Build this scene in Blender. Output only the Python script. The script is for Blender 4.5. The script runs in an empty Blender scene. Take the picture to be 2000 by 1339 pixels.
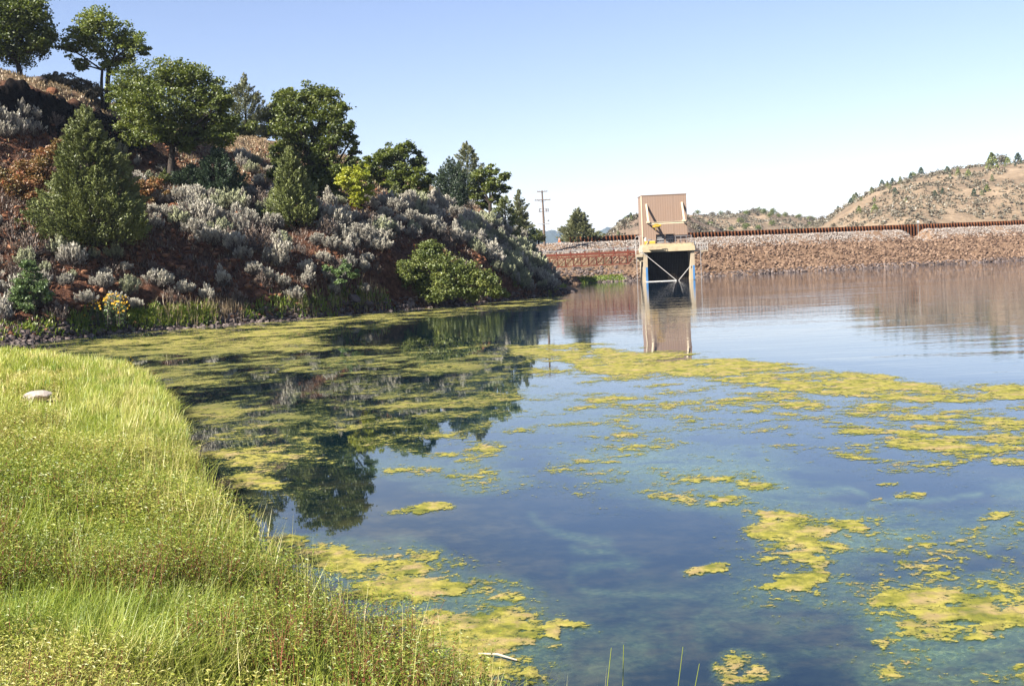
import bpy, math, random
import numpy as np
from mathutils import Vector, Matrix

# ------------------------------------------------------------------ camera, sky, sun, exposure
scn = bpy.context.scene
C = scn.collection
FPX, ROLL, PITCH, CAMZ = 2370.0, math.radians(2.6), math.radians(3.66), 3.0
IW, IH = 2000.0, 1339.0

f0 = Vector((0, math.cos(PITCH), -math.sin(PITCH)))
r0 = Vector((1, 0, 0))
u0 = r0.cross(f0)
RGT = r0 * math.cos(ROLL) - u0 * math.sin(ROLL)
UPV = u0 * math.cos(ROLL) + r0 * math.sin(ROLL)
FWD = f0
CAM = Vector((0, 0, CAMZ))

cd = bpy.data.cameras.new("camera")
cam = bpy.data.objects.new("camera", cd)
C.objects.link(cam)
cam.matrix_world = Matrix((
    (RGT.x, UPV.x, -FWD.x, CAM.x), (RGT.y, UPV.y, -FWD.y, CAM.y),
    (RGT.z, UPV.z, -FWD.z, CAM.z), (0, 0, 0, 1)))
cd.sensor_width = 36.0
cd.lens = FPX / IW * 36.0
cd.clip_start = 0.1
cd.clip_end = 20000
scn.camera = cam

SUN_AZ = Vector((-0.80, -0.60)).normalized()
SUN_EL = math.radians(36)
SUNV = Vector((SUN_AZ.x * math.cos(SUN_EL), SUN_AZ.y * math.cos(SUN_EL), math.sin(SUN_EL)))
sd = bpy.data.lights.new("sun", 'SUN')
sd.energy = 5.0
sd.angle = math.radians(0.5)
sd.color = (1.0, 0.94, 0.85)
sun = bpy.data.objects.new("sun", sd)
C.objects.link(sun)
sun.rotation_euler = SUNV.to_track_quat('Z', 'Y').to_euler()
sun.location = (-60, -40, 60)

world = bpy.data.worlds.new("World")
scn.world = world
world.use_nodes = True
wn = world.node_tree
sky = wn.nodes.new('ShaderNodeTexSky')
sky.sky_type = 'NISHITA'
sky.sun_disc = False
sky.sun_elevation = SUN_EL
sky.sun_rotation = math.atan2(SUN_AZ.x, SUN_AZ.y)
sky.air_density = 1.0
sky.dust_density = 0.0
sky.ozone_density = 2.2
bg = wn.nodes['Background']
bg.inputs['Strength'].default_value = 0.050
tint = wn.nodes.new('ShaderNodeMix')
tint.data_type = 'RGBA'
tint.blend_type = 'MULTIPLY'
tint.inputs[0].default_value = 1.0
tint.inputs[7].default_value = (0.95, 0.84, 0.93, 1)
wn.links.new(sky.outputs[0], tint.inputs[6])
wn.links.new(tint.outputs[2], bg.inputs['Color'])

scn.view_settings.view_transform = 'Standard'
scn.view_settings.look = 'None'
scn.view_settings.exposure = 1.9
scn.view_settings.gamma = 1.0
scn.view_settings.use_curve_mapping = False
scn.render.engine = 'CYCLES'
scn.cycles.max_bounces = 6
scn.cycles.diffuse_bounces = 2
scn.cycles.glossy_bounces = 3
scn.cycles.transmission_bounces = 3
scn.cycles.transparent_max_bounces = 12
scn.cycles.use_denoising = True
scn.cycles.denoiser = 'OPENIMAGEDENOISE'
scn.cycles.denoising_input_passes = 'RGB_ALBEDO_NORMAL'
scn.cycles.denoising_prefilter = 'ACCURATE'
scn.cycles.sample_clamp_indirect = 4.0

rng = np.random.default_rng(7)
random.seed(7)

# ------------------------------------------------------------------ projection helpers
def W(px, py, depth):
    """world point seen at photo pixel (px,py) at forward distance depth (world y)"""
    d = FWD + RGT * ((px - IW / 2) / FPX) + UPV * ((IH / 2 - py) / FPX)
    d = d / d.y
    return CAM + d * depth

def G(px, py, z=0.0):
    d = FWD + RGT * ((px - IW / 2) / FPX) + UPV * ((IH / 2 - py) / FPX)
    return CAM + d * ((z - CAMZ) / d.z)

def proj(P):
    P = np.asarray(P, float) - np.array(CAM)
    a, b, c = P @ np.array(RGT), P @ np.array(UPV), P @ np.array(FWD)
    c = np.where(np.abs(c) < 1e-3, 1e-3, c)
    return IW / 2 + FPX * a / c, IH / 2 - FPX * b / c

# ------------------------------------------------------------------ noise
def _hash(ix, iy, seed):
    h = (ix.astype(np.int64) * 374761393 + iy.astype(np.int64) * 668265263 + seed * 974711) & 0x7fffffff
    h = ((h ^ (h >> 13)) * 1274126177) & 0x7fffffff
    h = h ^ (h >> 16)
    return (h & 0xffff) / 65535.0

def vnoise(x, y, seed=0):
    ix, iy = np.floor(x), np.floor(y)
    fx, fy = x - ix, y - iy
    fx = fx * fx * fx * (fx * (fx * 6 - 15) + 10)
    fy = fy * fy * fy * (fy * (fy * 6 - 15) + 10)
    a, b = _hash(ix, iy, seed), _hash(ix + 1, iy, seed)
    c, d = _hash(ix, iy + 1, seed), _hash(ix + 1, iy + 1, seed)
    return (a * (1 - fx) + b * fx) * (1 - fy) + (c * (1 - fx) + d * fx) * fy

def fbm(x, y, seed=0, octv=5, gain=0.5):
    s, a, t = 0, 1.0, 0
    for o in range(octv):
        ca, sa = math.cos(o * 1.3), math.sin(o * 1.3)
        k = 2.03 ** o
        s = s + a * vnoise((x * ca - y * sa) * k + 17.3 * o, (x * sa + y * ca) * k + 9.1 * o, seed + o)
        t += a
        a *= gain
    return s / t

def sstep(a, b, x):
    t = np.clip((x - a) / (b - a), 0, 1)
    return t * t * (3 - 2 * t)

# ------------------------------------------------------------------ mesh helpers
class MB:
    def __init__(self):
        self.V, self.F, self.A, self.n = [], [], [], 0
    def add(self, V, F, tint=None):
        V = np.asarray(V, float).reshape(-1, 3)
        Fs = F if isinstance(F, (list, tuple)) and len(F) and isinstance(F[0], np.ndarray) else [np.asarray(F)]
        for f in Fs:
            if len(f):
                self.F.append(f + self.n)
        self.V.append(V)
        if tint is None:
            tint = np.full(len(V), 0.5)
        elif np.isscalar(tint):
            tint = np.full(len(V), tint)
        self.A.append(np.asarray(tint, float))
        self.n += len(V)
        return self
    def box(self, lo, hi, tint=None):
        x0, y0, z0 = lo
        x1, y1, z1 = hi
        V = [(x0, y0, z0), (x1, y0, z0), (x1, y1, z0), (x0, y1, z0), (x0, y0, z1), (x1, y0, z1), (x1, y1, z1), (x0, y1, z1)]
        F = np.array([(0, 3, 2, 1), (4, 5, 6, 7), (0, 1, 5, 4), (1, 2, 6, 5), (2, 3, 7, 6), (3, 0, 4, 7)])
        return self.add(V, F, tint)
    def beam(self, p, q, w, h=None, tint=None):
        p, q = Vector(p), Vector(q)
        h = w if h is None else h
        d = (q - p).normalized()
        s = d.cross(Vector((0, 0, 1)))
        if s.length < 1e-4:
            s = Vector((1, 0, 0))
        s.normalize()
        t = s.cross(d).normalized()
        V = []
        for e in (p, q):
            for a, b in ((-1, -1), (1, -1), (1, 1), (-1, 1)):
                V.append(e + s * (a * w / 2) + t * (b * h / 2))
        F = np.array([(0, 1, 2, 3), (7, 6, 5, 4), (0, 4, 5, 1), (1, 5, 6, 2), (2, 6, 7, 3), (3, 7, 4, 0)])
        return self.add([tuple(v) for v in V], F, tint)
    def tube(self, pts, radii, sides=7, tint=None):
        pts = [Vector(p) for p in pts]
        n = len(pts)
        V, rings = [], []
        ref = Vector((0.31, 0.17, 0.93)).normalized()
        for i, p in enumerate(pts):
            d = (pts[min(i + 1, n - 1)] - pts[max(i - 1, 0)]).normalized()
            s = d.cross(ref)
            if s.length < 0.05:
                s = d.cross(Vector((1, 0, 0)))
            s.normalize()
            t = s.cross(d)
            for k in range(sides):
                a = 2 * math.pi * k / sides
                V.append(tuple(p + (s * math.cos(a) + t * math.sin(a)) * radii[i]))
        F = []
        for i in range(n - 1):
            for k in range(sides):
                k2 = (k + 1) % sides
                F.append((i * sides + k, i * sides + k2, (i + 1) * sides + k2, (i + 1) * sides + k))
        self.add(V, np.array(F), tint)
        caps = [np.arange(sides)[::-1][None, :], (np.arange(sides) + (n - 1) * sides)[None, :]]
        for c in caps:
            self.F.append(c + self.n - len(V))
        return self
    def build(self, name, mat, parent=None, loc=None, smooth=False, attrs=None, shift=None):
        V = np.concatenate(self.V) if self.V else np.zeros((0, 3))
        if shift is not None:
            V = V - np.array(shift)
        return link_mesh(name, make_mesh(name, V, self.F, mat, np.concatenate(self.A), smooth, attrs), parent, loc)

def make_mesh(name, V, Fs, mat, tint=None, smooth=False, attrs=None):
    me = bpy.data.meshes.new(name)
    me.vertices.add(len(V))
    me.vertices.foreach_set("co", np.asarray(V, np.float32).ravel())
    nl = sum(f.size for f in Fs)
    npoly = sum(len(f) for f in Fs)
    me.loops.add(nl)
    me.polygons.add(npoly)
    me.loops.foreach_set("vertex_index", np.concatenate([f.ravel() for f in Fs]).astype(np.int32))
    tot = np.concatenate([np.full(len(f), f.shape[1]) for f in Fs])
    st = np.concatenate([[0], np.cumsum(tot)[:-1]])
    me.polygons.foreach_set("loop_start", st.astype(np.int32))
    me.update(calc_edges=True)
    me.polygons.foreach_set("use_smooth", np.full(npoly, bool(smooth)))
    if tint is not None:
        a = me.attributes.new("tint", 'FLOAT', 'POINT')
        a.data.foreach_set("value", np.asarray(tint, np.float32))
    for k, v in (attrs or {}).items():
        a = me.attributes.new(k, 'FLOAT', 'POINT')
        a.data.foreach_set("value", np.asarray(v, np.float32))
    if mat is not None:
        me.materials.append(mat)
    return me

def link_mesh(name, me, parent=None, loc=None):
    o = bpy.data.objects.new(name, me)
    C.objects.link(o)
    if parent is not None:
        o.parent = parent
    if loc is not None:
        o.location = loc
    return o

def tag(o, label=None, cat=None, group=None, kind=None):
    if label: o['label'] = label
    if cat: o['category'] = cat
    if group: o['group'] = group
    if kind: o['kind'] = kind
    return o

def thing(name, label, cat, loc, rz=0.0, group=None):
    o = bpy.data.objects.new(name, None)
    C.objects.link(o)
    o.location = loc
    o.rotation_euler = (0, 0, rz)
    o.empty_display_size = 0.3
    return tag(o, label, cat, group)

def dup(root, loc, rz, sc, label=None, group=None):
    r = root.copy()
    C.objects.link(r)
    r.location = loc
    r.rotation_euler = (0, 0, rz)
    r.scale = sc if hasattr(sc, '__len__') else (sc, sc, sc)
    if label: r['label'] = label
    if group: r['group'] = group
    for ch in list(root.children):
        c = ch.copy()
        C.objects.link(c)
        c.parent = r
    return r

def ico_template(sub, seed, rough=0.25):
    import bmesh
    bm = bmesh.new()
    bmesh.ops.create_icosphere(bm, subdivisions=sub, radius=1.0)
    r = np.random.default_rng(seed)
    V = np.array([v.co[:] for v in bm.verts])
    F = np.array([[v.index for v in f.verts] for f in bm.faces])
    bm.free()
    # faceted rock: cut by random planes
    for _ in range(9):
        n = r.normal(size=3)
        n /= np.linalg.norm(n)
        d = r.uniform(0.5, 0.85)
        s = V @ n
        V = V - np.outer(np.maximum(s - d, 0), n)
    V *= 1 + r.uniform(-rough, rough, (len(V), 1)) * 0.4
    V *= r.uniform(0.75, 1.15, 3)
    return V, F

def rand_rot(n, r):
    q = r.normal(size=(n, 4))
    q /= np.linalg.norm(q, axis=1)[:, None]
    w, x, y, z = q.T
    R = np.empty((n, 3, 3))
    R[:, 0, 0] = 1 - 2 * (y * y + z * z); R[:, 0, 1] = 2 * (x * y - z * w); R[:, 0, 2] = 2 * (x * z + y * w)
    R[:, 1, 0] = 2 * (x * y + z * w); R[:, 1, 1] = 1 - 2 * (x * x + z * z); R[:, 1, 2] = 2 * (y * z - x * w)
    R[:, 2, 0] = 2 * (x * z - y * w); R[:, 2, 1] = 2 * (y * z + x * w); R[:, 2, 2] = 1 - 2 * (x * x + y * y)
    return R

ROCKS = [ico_template(1, s) for s in range(6)]
ROCKS_HI = [ico_template(2, s + 20) for s in range(6)]

def scatter_rocks(mb, P, size, r, tint, temps=None, flat=0.75):
    temps = temps or ROCKS
    idx = r.integers(0, len(temps), len(P))
    for k, (T, F) in enumerate(temps):
        m = idx == k
        if not m.any():
            continue
        n = m.sum()
        R = rand_rot(n, r)
        V = np.einsum('nij,kj->nki', R, T) * size[m][:, None, None]
        V[:, :, 2] *= flat
        V += P[m][:, None, :]
        FF = (F[None] + (np.arange(n) * len(T))[:, None, None]).reshape(-1, 3)
        mb.add(V.reshape(-1, 3), FF, np.repeat(tint[m], len(T)))

def unit(v):
    return v / (np.linalg.norm(v, axis=-1, keepdims=True) + 1e-9)

def leaf_cards(mb, P, L, Wd, T, N, tint, fold=0.12):
    """diamond leaves: centre P, length L along T, width Wd, facing N"""
    T = unit(T)
    B = unit(np.cross(N, T))
    N2 = np.cross(T, B)
    L = np.asarray(L)[:, None]
    Wd = np.asarray(Wd)[:, None]
    V = np.stack([P - T * L / 2, P + B * Wd / 2 + N2 * L * fold, P + T * L / 2, P - B * Wd / 2 + N2 * L * fold], 1)
    n = len(P)
    F = (np.arange(n) * 4)[:, None] + np.arange(4)[None]
    mb.add(V.reshape(-1, 3), F, np.repeat(tint, 4))

# ------------------------------------------------------------------ materials
class NT:
    def __init__(self, name):
        self.m = bpy.data.materials.new(name)
        self.m.use_nodes = True
        self.t = self.m.node_tree
        self.t.nodes.clear()
        self.out = self.n('ShaderNodeOutputMaterial')
    def n(self, ty, **kw):
        nd = self.t.nodes.new(ty)
        for k, v in kw.items():
            setattr(nd, k, v)
        return nd
    def l(self, a, b):
        self.t.links.new(a, b)
    def val(self, sock, v):
        if hasattr(v, 'is_linked') or isinstance(v, bpy.types.NodeSocket):
            self.l(v, sock)
        else:
            sock.default_value = v
    def pos(self):
        if not hasattr(self, '_g'):
            self._g = self.n('ShaderNodeNewGeometry')
        return self._g.outputs['Position']
    def obj(self):
        return self.n('ShaderNodeTexCoord').outputs['Object']
    def mapping(self, v, scale):
        mp = self.n('ShaderNodeMapping')
        self.l(v, mp.inputs['Vector'])
        mp.inputs['Scale'].default_value = scale
        return mp.outputs[0]
    def noise(self, scale, detail=4, rough=0.55, vec=None, dist=0.0):
        nd = self.n('ShaderNodeTexNoise')
        nd.inputs['Scale'].default_value = scale
        nd.inputs['Detail'].default_value = detail
        nd.inputs['Roughness'].default_value = rough
        nd.inputs['Distortion'].default_value = dist
        self.l(vec if vec is not None else self.pos(), nd.inputs['Vector'])
        return nd.outputs['Fac']
    def attr(self, name):
        a = self.n('ShaderNodeAttribute', attribute_name=name)
        return a.outputs['Fac']
    def ramp(self, fac, stops, interp='LINEAR'):
        r = self.n('ShaderNodeValToRGB')
        r.color_ramp.interpolation = interp
        el = r.color_ramp.elements
        while len(el) < len(stops):
            el.new(0.5)
        for e, (p, c) in zip(el, stops):
            e.position = p
            e.color = (*c, 1) if len(c) == 3 else c
        self.l(fac, r.inputs['Fac'])
        return r.outputs['Color']
    def mix(self, fac, a, b, blend='MIX'):
        m = self.n('ShaderNodeMix', data_type='RGBA', blend_type=blend)
        self.val(m.inputs[0], fac)
        for s, v in ((m.inputs[6], a), (m.inputs[7], b)):
            if isinstance(v, tuple):
                s.default_value = (*v, 1)
            else:
                self.l(v, s)
        return m.outputs[2]
    def math(self, op, a, b=None, clamp=False):
        m = self.n('ShaderNodeMath', operation=op, use_clamp=clamp)
        self.val(m.inputs[0], a)
        if b is not None:
            self.val(m.inputs[1], b)
        return m.outputs[0]
    def bump(self, h, strength=0.5, dist=0.05):
        b = self.n('ShaderNodeBump')
        self.val(b.inputs['Strength'], strength)
        b.inputs['Distance'].default_value = dist
        self.l(h, b.inputs['Height'])
        return b.outputs['Normal']
    def principled(self, col, rough=0.8, normal=None, metal=0.0, spec=0.3, ior=None):
        p = self.n('ShaderNodeBsdfPrincipled')
        if isinstance(col, tuple):
            p.inputs['Base Color'].default_value = (*col, 1)
        else:
            self.l(col, p.inputs['Base Color'])
        self.val(p.inputs['Roughness'], rough)
        p.inputs['Metallic'].default_value = metal
        p.inputs['Specular IOR Level'].default_value = spec
        if ior:
            p.inputs['IOR'].default_value = ior
        if normal is not None:
            self.l(normal, p.inputs['Normal'])
        return p.outputs[0]
    def done(self, sh):
        self.l(sh, self.out.inputs['Surface'])
        return self.m

ALB = 0.86
def leaf_mat(name, dark, mid, light, trans=0.3, rand=0.12):
    t = NT(name)
    dark, mid, light = (tuple(v * ALB for v in q) for q in (dark, mid, light))
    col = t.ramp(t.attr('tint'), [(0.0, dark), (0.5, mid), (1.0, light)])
    big = t.noise(0.8, 2, vec=t.pos())
    col = t.mix(t.math('MULTIPLY', big, 0.35), col, dark)
    oi = t.n('ShaderNodeObjectInfo')
    hsv = t.n('ShaderNodeHueSaturation')
    t.l(col, hsv.inputs['Color'])
    t.l(t.math('ADD', t.math('MULTIPLY', oi.outputs['Random'], rand * 2), 1 - rand), hsv.inputs['Value'])
    col = hsv.outputs[0]
    d = t.n('ShaderNodeBsdfDiffuse')
    t.l(col, d.inputs['Color'])
    tr = t.n('ShaderNodeBsdfTranslucent')
    t.l(col, tr.inputs['Color'])
    ms = t.n('ShaderNodeMixShader')
    ms.inputs[0].default_value = trans
    t.l(d.outputs[0], ms.inputs[1])
    t.l(tr.outputs[0], ms.inputs[2])
    gl = t.n('ShaderNodeBsdfGlossy')
    gl.inputs['Roughness'].default_value = 0.5
    gl.inputs['Color'].default_value = (1, 1, 1, 1)
    m2 = t.n('ShaderNodeMixShader')
    m2.inputs[0].default_value = 0.035
    t.l(ms.outputs[0], m2.inputs[1])
    t.l(gl.outputs[0], m2.inputs[2])
    return t.done(m2.outputs[0])

def rock_mat(name, stops, scale=6.0, bump=0.4):
    t = NT(name)
    stops = [(p, tuple(v * 0.68 * ALB for v in c)) for p, c in stops]
    n = t.noise(scale, 5)
    col = t.ramp(t.math('ADD', t.math('MULTIPLY', t.attr('tint'), 0.75), t.math('MULTIPLY', n, 0.3)), stops)
    return t.done(t.principled(col, 0.9, t.bump(t.noise(scale * 3, 5), bump, 0.05), spec=0.15))

def paint_mat(name, col, rough=0.6, var=0.25, scale=3.0, metal=0.0, dirt=(0.2, 0.14, 0.09), dirt_amt=0.35, bump=0.0):
    t = NT(name)
    col = tuple(v * 0.72 * ALB for v in col)
    dirt = tuple(v * 0.72 * ALB for v in dirt)
    n = t.noise(scale, 6, 0.65)
    k = t.math('MULTIPLY', t.ramp(n, [(0.45, (0, 0, 0)), (0.75, (1, 1, 1))]), dirt_amt)
    c = t.mix(k, col, dirt)
    v = t.noise(scale * 7, 3)
    c = t.mix(t.math('MULTIPLY', v, var), c, tuple(x * 0.6 for x in col))
    nrm = t.bump(t.noise(scale * 8, 4), bump, 0.02) if bump else None
    return t.done(t.principled(c, rough, nrm, metal))

M = {}
M['oak'] = leaf_mat('oak_leaf', (0.046, 0.068, 0.007), (0.125, 0.160, 0.016), (0.235, 0.255, 0.030), 0.40)
M['oak_light'] = leaf_mat('oak_leaf_light', (0.11, 0.15, 0.016), (0.22, 0.27, 0.035), (0.37, 0.39, 0.06), 0.45)
M['yellow'] = leaf_mat('yellow_leaf', (0.26, 0.32, 0.02), (0.46, 0.48, 0.03), (0.66, 0.60, 0.05), 0.45)
M['juniper'] = leaf_mat('juniper_leaf', (0.070, 0.085, 0.018), (0.145, 0.170, 0.042), (0.25, 0.265, 0.085), 0.15)
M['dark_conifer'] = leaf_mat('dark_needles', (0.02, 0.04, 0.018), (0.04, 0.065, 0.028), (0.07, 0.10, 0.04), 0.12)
M['pine'] = leaf_mat('pine_needles', (0.075, 0.085, 0.030), (0.14, 0.15, 0.055), (0.23, 0.225, 0.09), 0.15)
M['sage'] = leaf_mat('sage_leaf', (0.15, 0.13, 0.115), (0.385, 0.352, 0.28), (0.57, 0.54, 0.42), 0.15, 0.24)
M['sage_green'] = leaf_mat('sage_leaf_green', (0.14, 0.145, 0.09), (0.31, 0.32, 0.19), (0.46, 0.47, 0.27), 0.15, 0.24)
M['bramble'] = leaf_mat('bramble_leaf', (0.06, 0.085, 0.012), (0.13, 0.16, 0.025), (0.25, 0.25, 0.05), 0.3)
M['sumac'] = leaf_mat('sumac_leaf', (0.15, 0.13, 0.03), (0.26, 0.135, 0.045), (0.38, 0.10, 0.045), 0.35)
M['green_shrub'] = leaf_mat('green_shrub_leaf', (0.07, 0.12, 0.03), (0.14, 0.21, 0.06), (0.24, 0.31, 0.11), 0.3)
M['scrub'] = leaf_mat('scrub_leaf', (0.085, 0.072, 0.048), (0.15, 0.13, 0.088), (0.24, 0.205, 0.14), 0.15)
M['grass'] = leaf_mat('grass_blade', (0.14, 0.215, 0.018), (0.37, 0.41, 0.048), (0.70, 0.58, 0.23), 0.42)
M['weed'] = leaf_mat('weed_leaf', (0.12, 0.20, 0.014), (0.385, 0.415, 0.052), (0.64, 0.54, 0.16), 0.42)
M['dry_grass'] = leaf_mat('dry_grass_blade', (0.19, 0.135, 0.065), (0.31, 0.225, 0.125), (0.41, 0.325, 0.20), 0.25)
M['brush'] = leaf_mat('dead_brush', (0.07, 0.045, 0.03), (0.15, 0.105, 0.075), (0.30, 0.235, 0.18), 0.1)
M['shore_grass'] = leaf_mat('shore_grass_blade', (0.10, 0.18, 0.018), (0.26, 0.34, 0.035), (0.50, 0.46, 0.09), 0.4)
M['bark'] = paint_mat('bark', (0.055, 0.043, 0.034), 0.95, 0.5, 2.0, bump=0.6)
M['twig'] = paint_mat('twig', (0.16, 0.13, 0.12), 0.95, 0.4, 4.0)
M['red_stem'] = paint_mat('red_stem', (0.22, 0.06, 0.03), 0.8, 0.4, 4.0)
M['flower'] = paint_mat('flower_petal', (0.75, 0.42, 0.01), 0.7, 0.2, 5.0, dirt_amt=0.1)
M['rock_dark'] = rock_mat('shore_rock', [(0.0, (0.035, 0.028, 0.026)), (0.5, (0.12, 0.09, 0.08)), (1.0, (0.30, 0.24, 0.21))])
M['rock_red'] = rock_mat('red_rock', [(0.0, (0.08, 0.030, 0.016)), (0.5, (0.20, 0.085, 0.042)), (1.0, (0.38, 0.20, 0.11))])
M['rock_brown'] = rock_mat('riprap_brown', [(0.0, (0.06, 0.033, 0.021)), (0.5, (0.175, 0.110, 0.073)), (1.0, (0.38, 0.255, 0.17))], 3.0)
M['rock_pale'] = rock_mat('riprap_pale', [(0.0, (0.18, 0.15, 0.13)), (0.5, (0.35, 0.295, 0.255)), (1.0, (0.55, 0.49, 0.435))], 3.0)
M['boulder'] = rock_mat('white_boulder', [(0.0, (0.35, 0.28, 0.23)), (0.5, (0.52, 0.44, 0.38)), (1.0, (0.66, 0.58, 0.52))], 5.0)
M['metal_tan'] = paint_mat('tan_siding', (0.35, 0.24, 0.173), 0.55, 0.12, 0.8, dirt=(0.36, 0.22, 0.14), dirt_amt=0.35)
M['cream_paint_and_sunlit_side'] = paint_mat('cream_steel_and_sunlit_side', (0.74, 0.62, 0.43), 0.6, 0.15, 2.0, dirt_amt=0.2)  # cream paint of brackets and beam; also colours the painted sunlit side strip
M['concrete'] = paint_mat('stained_concrete', (0.52, 0.43, 0.30), 0.9, 0.3, 1.2, dirt=(0.26, 0.18, 0.10), dirt_amt=0.5, bump=0.3)
M['yellow_conc'] = paint_mat('yellow_concrete', (0.62, 0.50, 0.31), 0.9, 0.3, 1.5, dirt=(0.2, 0.14, 0.08), dirt_amt=0.5)
M['dark_screen'] = paint_mat('dark_screen', (0.03, 0.022, 0.016), 0.8, 0.4, 4.0, dirt=(0.07, 0.05, 0.03), dirt_amt=0.5)
M['blue'] = paint_mat('blue_paint', (0.08, 0.25, 0.52), 0.6, 0.3, 2.0, dirt=(0.12, 0.16, 0.25), dirt_amt=0.4)
M['rust'] = paint_mat('rust_steel', (0.22, 0.055, 0.030), 0.85, 0.4, 3.0, dirt=(0.085, 0.03, 0.02), dirt_amt=0.6)
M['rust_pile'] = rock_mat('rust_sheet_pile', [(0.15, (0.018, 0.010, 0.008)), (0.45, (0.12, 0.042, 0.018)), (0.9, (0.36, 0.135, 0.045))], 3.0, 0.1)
M['galv'] = paint_mat('galvanised_pipe', (0.60, 0.57, 0.53), 0.5, 0.2, 3.0, dirt_amt=0.15)
M['grey_pipe'] = paint_mat('grey_pipe', (0.34, 0.33, 0.33), 0.6, 0.2, 3.0, dirt_amt=0.2)
M['yellow_paint'] = paint_mat('yellow_paint', (0.68, 0.42, 0.05), 0.55, 0.15, 2.0, dirt_amt=0.2)
M['orange'] = paint_mat('orange_plastic', (0.85, 0.16, 0.04), 0.5, 0.1, 2.0, dirt_amt=0.1)
M['white'] = paint_mat('white_paint', (0.78, 0.76, 0.73), 0.6, 0.1, 2.0, dirt_amt=0.15)
M['pole'] = paint_mat('pole_wood', (0.20, 0.145, 0.115), 0.9, 0.4, 2.0, dirt_amt=0.3)
M['transformer'] = paint_mat('transformer_grey', (0.40, 0.41, 0.43), 0.5, 0.2, 2.0, dirt_amt=0.2)
M['glass_dark'] = paint_mat('dark_glass', (0.03, 0.04, 0.075), 0.15, 0.3, 2.0, dirt_amt=0.1)
M['log'] = paint_mat('bleached_log', (0.55, 0.47, 0.38), 0.9, 0.4, 2.0, dirt_amt=0.3)

def hill_material():
    t = NT('hillside_soil')
    n1 = t.noise(0.35, 6, 0.6)
    n2 = t.noise(2.5, 6, 0.65)
    soil = t.ramp(n2, [(0.28, (0.026, 0.013, 0.009)), (0.5, (0.105, 0.048, 0.029)), (0.75, (0.25, 0.130, 0.080))])
    dryc = t.ramp(n2, [(0.25, (0.13, 0.085, 0.05)), (0.5, (0.24, 0.165, 0.10)), (0.8, (0.33, 0.245, 0.16))])
    k = t.math('MULTIPLY', t.attr('dry'), t.ramp(n1, [(0.3, (0.35, 0.35, 0.35)), (0.6, (1, 1, 1))]))
    col = t.mix(k, soil, dryc)
    basalt = t.ramp(n2, [(0.3, (0.004, 0.003, 0.003)), (0.6, (0.014, 0.009, 0.007)), (0.85, (0.06, 0.033, 0.02))])
    col = t.mix(t.attr('rock'), col, basalt)
    nrm = t.bump(t.noise(3.5, 8, 0.75), 1.0, 0.6)
    return t.done(t.principled(col, 0.95, nrm, spec=0.1))

def far_material(name, a, b, c, scale=0.06):
    t = NT(name)
    a, b, c = (tuple(v * 0.72 * ALB for v in q) for q in (a, b, c))
    n1 = t.noise(scale, 6, 0.6)
    n2 = t.noise(scale * 8, 6, 0.65)
    col = t.ramp(t.math('ADD', t.math('MULTIPLY', n1, 0.65), t.math('MULTIPLY', n2, 0.35)), [(0.3, a), (0.5, b), (0.68, c)])
    nrm = t.bump(n2, 0.6, 1.0)
    return t.done(t.principled(col, 0.95, nrm, spec=0.1))

def bank_material():
    t = NT('bank_soil')
    n2 = t.noise(3.0, 6, 0.65)
    col = t.ramp(n2, [(0.3, (0.13, 0.12, 0.03)), (0.5, (0.22, 0.18, 0.07)), (0.75, (0.35, 0.27, 0.14))])
    return t.done(t.principled(col, 0.95, t.bump(t.noise(12, 6), 0.6, 0.06), spec=0.1))

def water_material():
    t = NT('lake_water')
    p = t.pos()
    calm = t.attr('calm')
    sub = t.attr('sub')
    # body colour of the murky water: deep blue-green, brown-green over the weedy shallows, pale where algae hangs below the surface
    n = t.noise(0.9, 6, 0.6)
    n2 = t.noise(5.0, 6, 0.7)
    body = t.ramp(t.math('ADD', t.math('MULTIPLY', n, 0.6), t.math('MULTIPLY', n2, 0.4)),
                  [(0.36, (0.001, 0.004, 0.008)), (0.47, (0.008, 0.013, 0.011)), (0.56, (0.034, 0.034, 0.018)), (0.68, (0.070, 0.066, 0.032))])
    body = t.mix(t.attr('shallow'), t.ramp(n, [(0.3, (0.001, 0.005, 0.008)), (0.7, (0.003, 0.010, 0.014))]), body)
    body = t.mix(t.math('MULTIPLY', t.attr('blue'), 0.6), body, (0.0015, 0.017, 0.042))
    fine = t.noise(14.0, 6, 0.7, dist=0.6)
    subc = t.ramp(fine, [(0.3, (0.026, 0.055, 0.036)), (0.55, (0.075, 0.12, 0.062)), (0.75, (0.18, 0.21, 0.08))])
    col = t.mix(t.math('MULTIPLY', sub, t.ramp(fine, [(0.25, (0.55, 0.55, 0.55)), (0.6, (1, 1, 1))])), body, subc)
    # ripples
    r1 = t.noise(1.0, 3, 0.5, vec=t.mapping(p, (0.55, 1.6, 1.0)))
    r2 = t.noise(3.2, 2, 0.5, vec=t.mapping(p, (0.7, 1.4, 1.0)))
    gust = t.ramp(t.noise(0.05, 3), [(0.35, (0.25, 0.25, 0.25)), (0.65, (1, 1, 1))])
    r0_ = t.noise(1.0, 2, 0.5, vec=t.mapping(p, (0.07, 0.36, 1.0)), dist=0.6)
    h = t.math('ADD', t.math('MULTIPLY', r1, 0.75), t.math('MULTIPLY', r2, 0.30))
    h = t.math('ADD', h, t.math('MULTIPLY', r0_, 2.2))
    h = t.math('MULTIPLY', t.math('MULTIPLY', h, gust), calm)
    nrm = t.bump(h, 1.0, 0.015)
    return t.done(t.principled(col, 0.015, nrm, spec=0.5, ior=1.33))

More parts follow.
